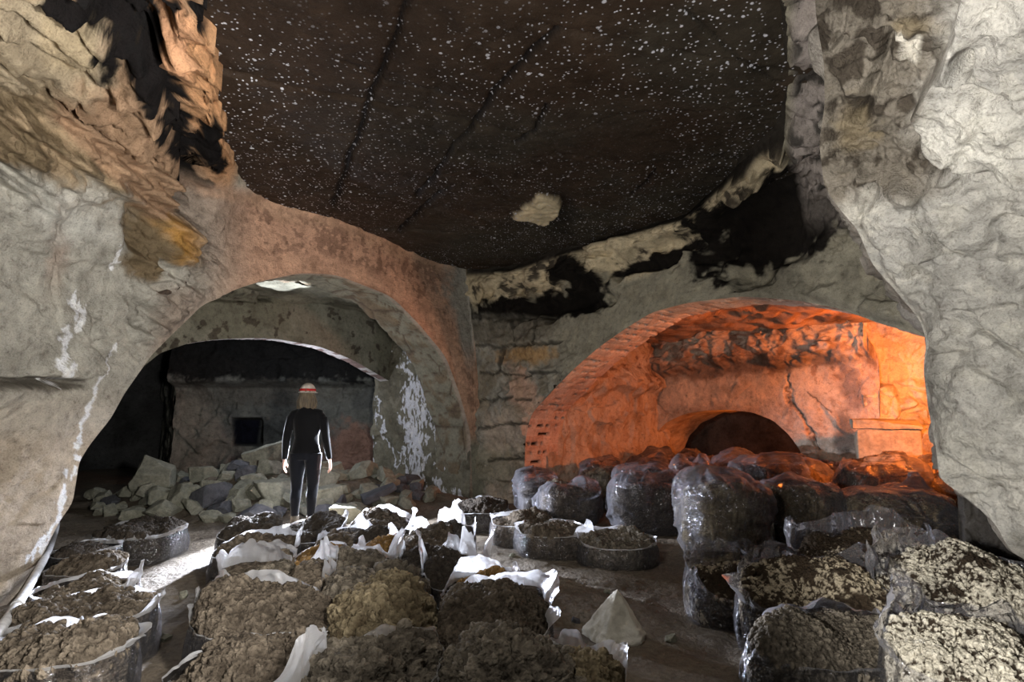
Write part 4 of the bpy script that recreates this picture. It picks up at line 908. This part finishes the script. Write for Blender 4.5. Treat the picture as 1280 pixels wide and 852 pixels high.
def stone_mesh(name, dims, seed, cuts=7, rough=.012, sub=3):
    rg = random.Random(seed); bm = bmesh.new(); bmesh.ops.create_cube(bm, size=1.0)
    from mathutils import Vector
    for k in range(cuts):
        n = Vector((rg.uniform(-1, 1), rg.uniform(-1, 1), rg.uniform(-1, 1))).normalized()
        r = bmesh.ops.bisect_plane(bm, geom=bm.verts[:] + bm.edges[:] + bm.faces[:], plane_co=n * rg.uniform(.36, .56), plane_no=n, clear_outer=True)
        ed = [e for e in r['geom_cut'] if isinstance(e, bmesh.types.BMEdge)]
        if ed: bmesh.ops.edgeloop_fill(bm, edges=ed)
    for v_ in bm.verts: v_.co = Vector((v_.co.x * dims[0], v_.co.y * dims[1], v_.co.z * dims[2]))
    bmesh.ops.remove_doubles(bm, verts=bm.verts, dist=.004)
    bmesh.ops.bevel(bm, geom=bm.edges[:], offset=min(dims) * .03, segments=1, affect='EDGES')
    bmesh.ops.triangulate(bm, faces=bm.faces[:])
    bmesh.ops.subdivide_edges(bm, edges=bm.edges[:], cuts=sub, use_grid_fill=True)
    if bm.verts:
        co = np.array([v_.co[:] for v_ in bm.verts]); bm.normal_update(); no = np.array([v_.normal[:] for v_ in bm.verts])
        d = rough * fbm(co * 7 + seed, 4, 800) + rough * .5 * fbm(co * 25 + seed, 3, 801)
        for v_, p, n, dd in zip(bm.verts, co, no, d): v_.co = Vector(p + n * dd)
    me = bpy.data.meshes.new(name); bm.to_mesh(me); bm.free(); return me
def fz(x, y): return float(floor_h(np.array([x], float), np.array([y], float))[0])
def stone(name, px, py, Y, dims, rot, seed, label, group=None, mat='stone', cuts=7, me=None, zoff=.42, cat='stone', z=None):
    p = at(px, py, Y); x, y = float(p[0]), float(p[1])
    o = link(name, me or stone_mesh(name, dims, seed, cuts), M[mat]); o.location = (x, y, (fz(x, y) + dims[2] * zoff) if z is None else z); o.rotation_euler = tuple(R(a) for a in rot)
    tag(o, label, cat, group); return o
stone('rubble_slab', 194, 613, 9.2, (.62, .34, .50), (18, 24, 30), 3, 'large tilted pale slab at the top of the rubble heap by the dark tunnel', cuts=4)
stone('rubble_block', 436, 637, 7.75, (.44, .36, .22), (0, 0, 6), 5, 'squared tan block lying beside the boots of the person', cuts=3, zoff=.5)
stone('rubble_slab', 332, 592, 9.6, (.70, .30, .36), (10, -20, 10), 7, 'bluish lit long slab leaning at the hip height behind the person', mat='stone', cuts=5)
stone('rubble_slab', 318, 650, 7.7, (.48, .36, .26), (6, 4, 12), 9, 'dark bluish boulder with a pale top edge just before the middle block of bags', mat='darkstone', cuts=5)
stone('rubble_block', 404, 592, 9.0, (.34, .3, .40), (10, 20, 30), 11, 'pale angular block seen beside the hand of the person, at the orange patch', cuts=5)
stone('rubble_block', 402, 612, 8.5, (.50, .4, .34), (4, -6, 40), 12, 'greyish block behind the knees of the person', cuts=5)
stone('rubble_slab', 412, 628, 8.0, (.46, .3, .20), (12, 22, -18), 14, 'dark tilted slab between the boots and the tan block', mat='darkstone', cuts=5)
stone('rubble_slab', 474, 616, 8.8, (.52, .30, .10), (8, -16, 24), 15, 'thin slab with a lit top edge at the foot of the wet pier', mat='darkstone', cuts=4, z=.26)
stone('rubble_block', 345, 622, 8.6, (.62, .4, .34), (5, 0, 15), 16, 'large dull block just behind the legs of the person', cuts=5)
stone('rubble_block', 232, 636, 8.5, (.46, .36, .34), (14, 8, 24), 17, 'rounded pale block low in the middle of the rubble heap', cuts=8)
stone('rubble_block', 197, 636, 8.5, (.32, .3, .30), (24, 8, 60), 18, 'pale block below the large tilted slab', cuts=7)
stone('rubble_block', 118, 613, 9.6, (.22, .2, .22), (24, 28, 60), 19, 'lone pale chip stone at the mouth of the dark tunnel', cuts=7)
protos = [stone_mesh('rubble_stone', (1, .8, .62), 30 + k, 6 + k % 4, .02, 2) for k in range(9)]
rg = random.Random(77); placed = []
tries = 0
while len(placed) < 150 and tries < 9000:
    tries += 1
    x = rg.uniform(-6.6, -1.3); y = rg.uniform(7.85, 11.2)
    e = ((x + 3.9) / 2.7) ** 2 + ((y - 9.5) / 1.65) ** 2
    if e > 1 or x > -1.25 - max(0, y - 9.7) * 1.2: continue
    if abs(x + 2.6) < .32 and y < 8.3: continue
    s_ = rg.choice((.18, .22, .26, .32, .4)) * rg.uniform(.8, 1.2)
    if any((x - a) ** 2 + (y - b) ** 2 < (.33 * (s_ + c_)) ** 2 for a, b, c_ in placed): continue
    placed.append((x, y, s_))
    o = link('rubble_stone', protos[rg.randrange(9)], M['stone'] if rg.random() < .8 else M['darkstone']); o.data.materials.clear() if False else None
    o.location = (x, y, fz(x, y) + s_ * .2); o.scale = (s_,) * 3; o.rotation_euler = (rg.uniform(-.5, .5), rg.uniform(-.5, .5), rg.uniform(0, 6.3))
    tag(o, 'angular grey limestone chunk lying in the rubble heap before the dark tunnel', 'stone', 'rubble heap before the dark tunnel')
# the pale pointed stone on the path
def pointed_stone():
    p0 = at(779, 808, y_at_z(779, 808, 0)); x, y = float(p0[0]), float(p0[1]) + .16
    rg = random.Random(4); n = 64; m = 40; th = np.linspace(0, 2 * math.pi, n, endpoint=False)
    cor = [(-2.75, .95), (-1.35, 1.02), (-.35, 1.05), (.7, .95), (1.9, .95)]
    base = np.zeros(n); P = []
    for k in range(m + 1):
        q = k / m
        r = np.array([min(1.0 / max(.28, math.cos(((a - c0 + math.pi) % (2 * math.pi)) - math.pi)) * rr * .80 if abs(((a - c0 + math.pi) % (2 * math.pi)) - math.pi) < 1.45 else 9 for c0, rr in cor) for a in th])
        r = np.minimum(r, 1.25)
        s_ = (1 - q) ** .92 * (1 - .10 * math.exp(-(q / .06) ** 2))
        P.append(np.stack([r * s_ * np.cos(th) * .245 - .02 + .055 * (1 - s_) * 0 + .02 * q, r * s_ * np.sin(th) * .22, np.full(n, q * .315)], -1))
    P = np.stack(P); N = grid_n(P); P = P + N * (.007 * fbm(P * 14, 4, 810) + .008 * fbm(P * 40, 3, 811) * ss(.16, .0, P[..., 2]))[..., None]
    o = mesh_np('pointed_stone', P, quads(m + 1, n, True), M['chalk']); o.location = (x, y, fz(x, y) - .005)
    tag(o, 'pale pyramid shaped stone standing alone on the bare floor of the path', 'stone')
pointed_stone()
# the cut block in the orange chamber: block and its overhanging cap
bx = at(1108, 545, 7.95)
o = empty('cut_stone_block', (float(bx[0]), float(bx[1]), .55), R(-28)); tag(o, 'big squared stone block with a thicker cap, lit orange deep in the chamber', 'block')
b_ = link('block', stone_mesh('block', (.74, .5, 1.0), 61, 1, .012, 3), M['stone'], o); b_.location = (0, 0, .2)
b_ = link('cap', stone_mesh('cap', (.80, .56, .13), 62, 2, .012, 3), M['stone'], o); b_.location = (-.01, 0, .77)
# small loose stones on the path
for k, (px, py) in enumerate(((720, 775), (706, 700), (760, 742), (838, 800), (640, 700), (230, 742), (205, 800), (700, 830))):
    Y = float(y_at_z(px, py, 0)); p = at(px, py, Y); s_ = .05 + .03 * rg.random()
    o = link('loose_stone', protos[k], None); o.location = (float(p[0]), float(p[1]), fz(float(p[0]), float(p[1])) + s_ * .2); o.scale = (s_,) * 3; o.rotation_euler = (.2, .3, k)
    tag(o, 'small loose clod lying on the bare path floor', 'stone', 'loose clods on the path')
# ------------------------------------------------------------------ hose and rod
def tube(name, pts, rad, mat, parent=None, res=6, rings=80):
    pts = np.asarray(pts, float); s_ = np.r_[0, np.cumsum(np.linalg.norm(np.diff(pts, axis=0), axis=1))]; u = np.linspace(0, s_[-1], rings)
    Q = np.stack([np.interp(u, s_, pts[:, k]) for k in range(3)], 1)
    kz = max(1, rings // 12); ker = np.ones(2 * kz + 1) / (2 * kz + 1)
    Q = np.stack([np.convolve(np.pad(Q[:, k], kz, mode='reflect', reflect_type='odd'), ker, 'valid') for k in range(3)], 1)
    T = np.gradient(Q, axis=0); T /= np.linalg.norm(T, axis=1, keepdims=True)
    A = np.cross(T, [0, 0, 1.0]); A /= np.linalg.norm(A, axis=1, keepdims=True) + 1e-9; B = np.cross(T, A)
    a = np.linspace(0, 2 * math.pi, 12, endpoint=False); rr = np.broadcast_to(np.asarray(rad, float), (rings,))
    P = Q[:, None] + rr[:, None, None] * (np.cos(a)[None, :, None] * A[:, None] + np.sin(a)[None, :, None] * B[:, None])
    F = quads(rings, 12, True); o = mesh_np(name, P, F, mat, parent)
    bm = bmesh.new(); bm.from_mesh(o.data); bmesh.ops.holes_fill(bm, edges=[e for e in bm.edges if e.is_boundary], sides=20); bm.to_mesh(o.data); bm.free()
    return o
t = NT('grey_rubber'); v = t.obj(); n1 = t.noise(20, 4, .6, v)
M['hose'] = t.done(t.surf(t.ramp(n1, [(.35, (.42, .42, .43)), (.65, (.60, .60, .61))]), .5, None, .4))
hp = []
for px, py, z in ((-40, 836, .34), (-2, 790, .34), (14, 768, .34), (32, 740, .33), (48, 712, .30), (61, 688, .26), (68, 668, .18), (72, 654, .06)):
    Y = float(y_at_z(px, py, z)); hp.append(at(px, py, Y))
h_ = tube('hose', hp, .028, M['hose'], rings=120); tag(h_, 'grey hose running along the foot of the pale pillar beside the compost bags', 'hose')
cf = tube('coupling', [hp[3] * .35 + hp[2] * .65, hp[3] * .45 + hp[2] * .55], .034, M['hose'], h_, rings=8); 
t = NT('rusty_iron'); v = t.obj(); n1 = t.noise(40, 4, .6, v)
M['rust'] = t.done(t.surf(t.ramp(n1, [(.35, (.035, .028, .024)), (.65, (.10, .07, .05))]), .7, t.bump(n1, .4, .01)))
rp = [at(px, py, float(Y_WL(px, py)) - dz) for px, py, dz in ((158, 366, .0), (172, 371, .10), (195, 370, .16), (212, 364, .16), (228, 355, .12), (234, 352, .0))]
tag(tube('iron_rod', rp, np.interp(np.linspace(0, 1, 60), [0, .2, .6, 1], [.02, .03, .028, .012]), M['rust'], rings=60), 'dark bent iron rod sticking to the wall above the first arch', 'rod')
# ------------------------------------------------------------------ the person, seen from behind
def ring(c, rx, ry, n=20, tilt=None):
    a = np.linspace(0, 2 * math.pi, n, endpoint=False)
    p = np.stack([rx * np.cos(a), ry * np.sin(a), 0 * a], -1)
    return np.asarray(c, float) + p
def limb(bm, secs, n=20, up=None):
    """closed loft through (centre, rx, ry) sections; rings are set square to the path"""
    cs = np.array([s_[0] for s_ in secs], float); T = np.gradient(cs, axis=0); rows = []
    for (c, rx, ry), tt in zip(secs, T):
        tt = tt / np.linalg.norm(tt); a0 = np.array([1.0, 0, 0]) if abs(tt[0]) < .8 else np.array([0, 0, 1.0])
        A = a0 - tt * (a0 @ tt); A /= np.linalg.norm(A); B = np.cross(tt, A)
        an = np.linspace(0, 2 * math.pi, n, endpoint=False)
        rows.append([bm.verts.new(np.asarray(c, float) + rx * math.cos(x) * A + ry * math.sin(x) * B) for x in an])
    for r0, r1 in zip(rows[:-1], rows[1:]):
        for i in range(n): bm.faces.new((r0[i], r0[(i + 1) % n], r1[(i + 1) % n], r1[i]))
    bm.faces.new(rows[0][::-1]); bm.faces.new(rows[-1])
def ell(bm, c, r):
    from mathutils import Matrix
    bmesh.ops.create_uvsphere(bm, u_segments=20, v_segments=14, radius=1.0, matrix=Matrix.Translation(c) @ Matrix.Diagonal((*r, 1)))
def fused(name, bm, voxel, mat, parent, smooth=6, it=.5):
    bmesh.ops.recalc_face_normals(bm, faces=bm.faces[:])
    me = bpy.data.meshes.new(name); bm.to_mesh(me); bm.free(); o = link(name, me, mat, parent)
    r = o.modifiers.new('r', 'REMESH'); r.mode = 'VOXEL'; r.voxel_size = voxel; r.use_smooth_shade = True
    if smooth:
        s_ = o.modifiers.new('s', 'SMOOTH'); s_.iterations = smooth; s_.factor = it
    baked(o)
    if not o.data.materials: o.data.materials.append(mat)
    return o
t = NT('skin'); M['skin'] = t.done(t.surf((.55, .32, .24), .55, None, .4))
def cloth(name, col, sheen=.4):
    t = NT(name); v = t.obj(); n1 = t.noise(180, 3, .6, v); n2 = t.noise(9, 4, .6, v)
    return t.done(t.surf(col, .9, t.bump(t.math('ADD', t.math('MULTIPLY', n1, .2), n2), .4, .02), .2, **{'Sheen Weight': sheen, 'Sheen Roughness': .4}))
M['jacket'] = cloth('black_knit', (.004, .004, .005), .15); M['jeans'] = cloth('dark_denim', (.006, .007, .011), .15)
t = NT('blond_hair'); v = t.obj(); n1 = t.noise(6, 4, .6, t.vmap(v, (14, 14, 1.2))); M['hair'] = t.done(t.surf(t.ramp(n1, [(.35, (.03, .02, .01)), (.65, (.15, .105, .05))]), .45, t.bump(n1, .8, .02), .5, **{'Sheen Weight': .2}))
t = NT('helmet_shell'); v = t.obj(); n1 = t.noise(9, 4, .6, v); M['helmet'] = t.done(t.surf(t.ramp(n1, [(.4, (.42, .38, .33)), (.6, (.66, .61, .55))]), .45, None, .5))
t = NT('red_strap'); M['strap'] = t.done(t.surf((.45, .02, .02), .6)); t = NT('dusty_leather'); v = t.obj(); n1 = t.noise(14, 4, .6, v); M['boot'] = t.done(t.surf(t.ramp(n1, [(.35, (.07, .06, .05)), (.65, (.20, .18, .15))]), .85, t.bump(n1, .5, .02)))
def person():
    pz = .07; px_, py_ = -2.585, 7.25
    pp = empty('person', (px_, py_, pz), R(180)); tag(pp, 'person in black jacket, dark jeans and pale helmet, standing with back turned', 'person')
    LEGX = .105
    def leg(bm, s, g):          # g: how much cloth over the limb
        limb(bm, [((s * .085, 0, .90), .105 + g, .115 + g), ((s * .095, 0, .80), .092 + g, .108 + g), ((s * .10, .0, .66), .076 + g, .088 + g), ((s * .10, -.012, .52), .060 + g, .066 + g), ((s * .10, -.008, .46), .056 + g, .062 + g),
                  ((s * .10, .016, .36), .055 + g, .064 + g), ((s * .10, .018, .26), .046 + g, .052 + g), ((s * .10, .012, .15), .038 + g * 1.0, .042 + g), ((s * .10, .008, .075), .040 + g, .046 + g)])
    def torso(bm, g, lo=.82):
        limb(bm, [((0, 0, lo), .155 + g, .105 + g), ((0, .004, .92), .168 + g, .115 + g), ((0, 0, 1.02), .142 + g, .098 + g), ((0, -.004, 1.10), .130 + g, .092 + g), ((0, -.004, 1.22), .150 + g, .10 + g), ((0, 0, 1.33), .168 + g, .10 + g),
                  ((0, .004, 1.39), .158 + g, .090 + g), ((0, .006, 1.43), .120 + g, .076 + g), ((0, .006, 1.46), .080 + g, .066 + g), ((.0, 0, 1.49), .055 + g * .6, .056 + g * .6)], 28)
    def arm(bm, s, g, end=1):
        se = [((s * .10, 0, 1.405), .050 + g, .054 + g), ((s * .16, 0, 1.385), .052 + g, .056 + g), ((s * .198, 0, 1.335), .047 + g, .054 + g), ((s * .222, .006, 1.24), .042 + g, .047 + g), ((s * .243, .012, 1.11), .037 + g, .041 + g), ((s * .252, .0, 1.04), .036 + g, .038 + g),
              ((s * .268, -.03, .93), .030 + g * .9, .034 + g * .9), ((s * .283, -.055, .83), .022 + g * .9, .028 + g * .9)]
        if end: se.append(((s * .286, -.062, .80), .020, .028))
        limb(bm, se, 18)
    bm = bmesh.new()
    for s in (-1, 1):
        leg(bm, s, -.006); arm(bm, s, -.006)
        limb(bm, [((s * .10, .03, .085), .034, .05), ((s * .10, -.02, .045), .036, .04), ((s * .105, -.10, .032), .038, .026), ((s * .107, -.165, .022), .03, .016)])
        # hand: palm, four fingers, thumb
        limb(bm, [((s * .286, -.060, .815), .019, .028), ((s * .291, -.066, .775), .015, .040), ((s * .294, -.072, .735), .013, .040), ((s * .294, -.073, .722), .011, .036)], 14)
        for k, (dy, ln, rr) in enumerate(((-.029, .070, .0085), (-.010, .080, .009), (.010, .074, .0085), (.028, .058, .0075))):
            b = np.array([s * .294, -.072 + dy, .728]); inn = np.array([-s * 1.0, 0, 0])
            limb(bm, [(b, rr, rr), (b + np.array([0, 0, -ln * .42]) + inn * .004, rr * .95, rr * .95), (b + np.array([0, 0, -ln * .74]) + inn * .016, rr * .88, rr * .88), (b + np.array([0, 0, -ln]) + inn * .032, rr * .6, rr * .6)], 8)
        tb = np.array([s * .286, -.094, .785])
        limb(bm, [(tb, .012, .012), (tb + np.array([-s * .008, -.018, -.028]), .011, .011), (tb + np.array([-s * .018, -.022, -.055]), .009, .009), (tb + np.array([-s * .024, -.020, -.072]), .005, .005)], 8)
    torso(bm, -.012, .90)
    ell(bm, (0, .004, .88), (.125, .085, .08))
    limb(bm, [((0, .006, 1.44), .052, .055), ((.006, .0, 1.50), .050, .053), ((.012, -.012, 1.56), .050, .056)])
    hc = np.array([.014, -.016, 1.625]); ell(bm, hc + np.array([0, .012, .012]), (.076, .092, .104)); ell(bm, hc + np.array([0, -.036, -.045]), (.056, .062, .066))
    limb(bm, [(hc + np.array([0, -.088, .012]), .009, .009), (hc + np.array([0, -.110, -.022]), .014, .012), (hc + np.array([0, -.094, -.034]), .015, .010)], 8)     # nose
    for s in (-1, 1): ell(bm, hc + np.array([s * .078, .008, -.005]), (.010, .020, .030)); ell(bm, hc + np.array([s * .03, -.080, .020]), (.020, .012, .010))
    ell(bm, hc + np.array([0, -.094, -.060]), (.026, .010, .008)); ell(bm, hc + np.array([0, -.094, -.095]), (.020, .014, .016))
    fused('body', bm, .0062, M['skin'], pp, 3)
    bm = bmesh.new(); torso(bm, .016, .895)
    for s in (-1, 1): arm(bm, s, .012, 0); ell(bm, (s * .155, 0, 1.355), (.075, .066, .062))
    limb(bm, [((0, .004, 1.45), .075, .075), ((.004, .0, 1.50), .064, .066), ((.008, -.004, 1.535), .064, .068)])
    fused('jacket', bm, .009, M['jacket'], pp, 5)
    bm = bmesh.new()
    for s in (-1, 1): leg(bm, s, .008)
    limb(bm, [((0, .006, .83), .150, .122), ((0, .008, .90), .168, .126), ((0, .0, 1.0), .142, .108)], 28)
    fused('jeans', bm, .008, M['jeans'], pp, 4)
    for s in (-1, 1):
        bm = bmesh.new()
        limb(bm, [((s * .10, .012, .15), .050, .054), ((s * .10, .014, .09), .050, .058), ((s * .10, .004, .05), .049, .080)])
        limb(bm, [((s * .10, .078, .030), .036, .026), ((s * .10, .05, .034), .046, .034), ((s * .102, -.04, .036), .047, .036), ((s * .106, -.12, .032), .050, .032), ((s * .108, -.18, .024), .036, .022)])
        b_ = fused('boot', bm, .007, M['boot'], pp, 3)
        bm = bmesh.new(); limb(bm, [((s * .10, .080, .006), .034, .010), ((s * .10, .03, .006), .048, .011), ((s * .104, -.06, .006), .049, .011), ((s * .108, -.13, .006), .053, .011), ((s * .108, -.185, .006), .036, .010)])
        fused('sole', bm, .006, M['jacket'], b_, 1)
    # hair to the shoulders, fuller at both sides
    n, m = 60, 34; a = np.linspace(0, 2 * math.pi, n, endpoint=False); rows = []
    for k in range(m):
        q = k / (m - 1); z = 1.70 - q * .235
        rx = .080 + .034 * ss(.2, .75, np.array(q)) - .004 * ss(.85, 1, np.array(q)); ry = .096 + .0 * q
        front = ss(.15, .75, -np.sin(a)); rr = 1 - .5 * front * (q > -1)
        wv = 1 + (.05 + .14 * q) * vn(np.stack([np.cos(a) * 5, np.sin(a) * 5, 0 * a + q * 2], -1), 900) + .05 * vn(np.stack([np.cos(a) * 11, np.sin(a) * 11, 0 * a + q * 3], -1), 901)
        rows.append(np.stack([.014 + rx * np.cos(a) * wv * (1 - .12 * front), -.006 + ry * np.sin(a) * wv * np.where(np.sin(a) < 0, .55, 1), z + .015 * vn(np.stack([a * 4, 0 * a, 0 * a], -1), 903) * q], -1))
    hr = mesh_np('hair', np.stack(rows), quads(m, n, True), M['hair'], pp); so = hr.modifiers.new('t', 'SOLIDIFY'); so.thickness = .012; baked(hr)
    # helmet: shell, brim, red strap, head lamp
    hz = 1.665; hx, hy = .014, -.012; rows = []
    a = np.linspace(0, 2 * math.pi, 48, endpoint=False)
    for k in range(20):
        f = k / 19 * math.pi / 2; rib = 1 + .012 * np.cos(a * 2) ** 8
        rows.append(np.stack([hx + .098 * math.cos(f) * np.cos(a) * rib, hy + .118 * math.cos(f) * np.sin(a) * rib, np.full(48, hz + .118 * math.sin(f) ** .95)], -1))
    P = np.stack(rows[:-1] + [np.tile(rows[-1].mean(0), (48, 1))])
    hm = mesh_np('helmet', P, quads(20, 48, True), M['helmet'], pp); so = hm.modifiers.new('t', 'SOLIDIFY'); so.thickness = .006; baked(hm)
    br = np.stack([np.stack([hx + r_ * .098 * np.cos(a), hy + r_ * .118 * np.sin(a) - (.03 * (r_ - 1) / .16) * (np.sin(a) < -.3), np.full(48, hz - (r_ - 1) * .06)], -1) for r_ in (1.0, 1.06, 1.12)])
    b_ = mesh_np('brim', br, quads(3, 48, True), M['helmet'], hm); so = b_.modifiers.new('t', 'SOLIDIFY'); so.thickness = .006; baked(b_)
    sp = np.stack([np.stack([hx + r_ * .098 * math.cos(f) * np.cos(a), hy + r_ * .118 * math.cos(f) * np.sin(a), np.full(48, hz + .118 * math.sin(f))], -1) for r_, f in ((1.03, .12), (1.045, .16), (1.045, .34), (1.03, .38))])
    tag(mesh_np('strap', sp, quads(4, 48, True), M['strap'], hm), 'red head strap')
    bm = bmesh.new(); limb(bm, [((hx, hy - .118, hz + .03), .03, .02), ((hx, hy - .15, hz + .03), .028, .019)], 16); fused('head_lamp', bm, .004, M['jacket'], hm, 1)
person()
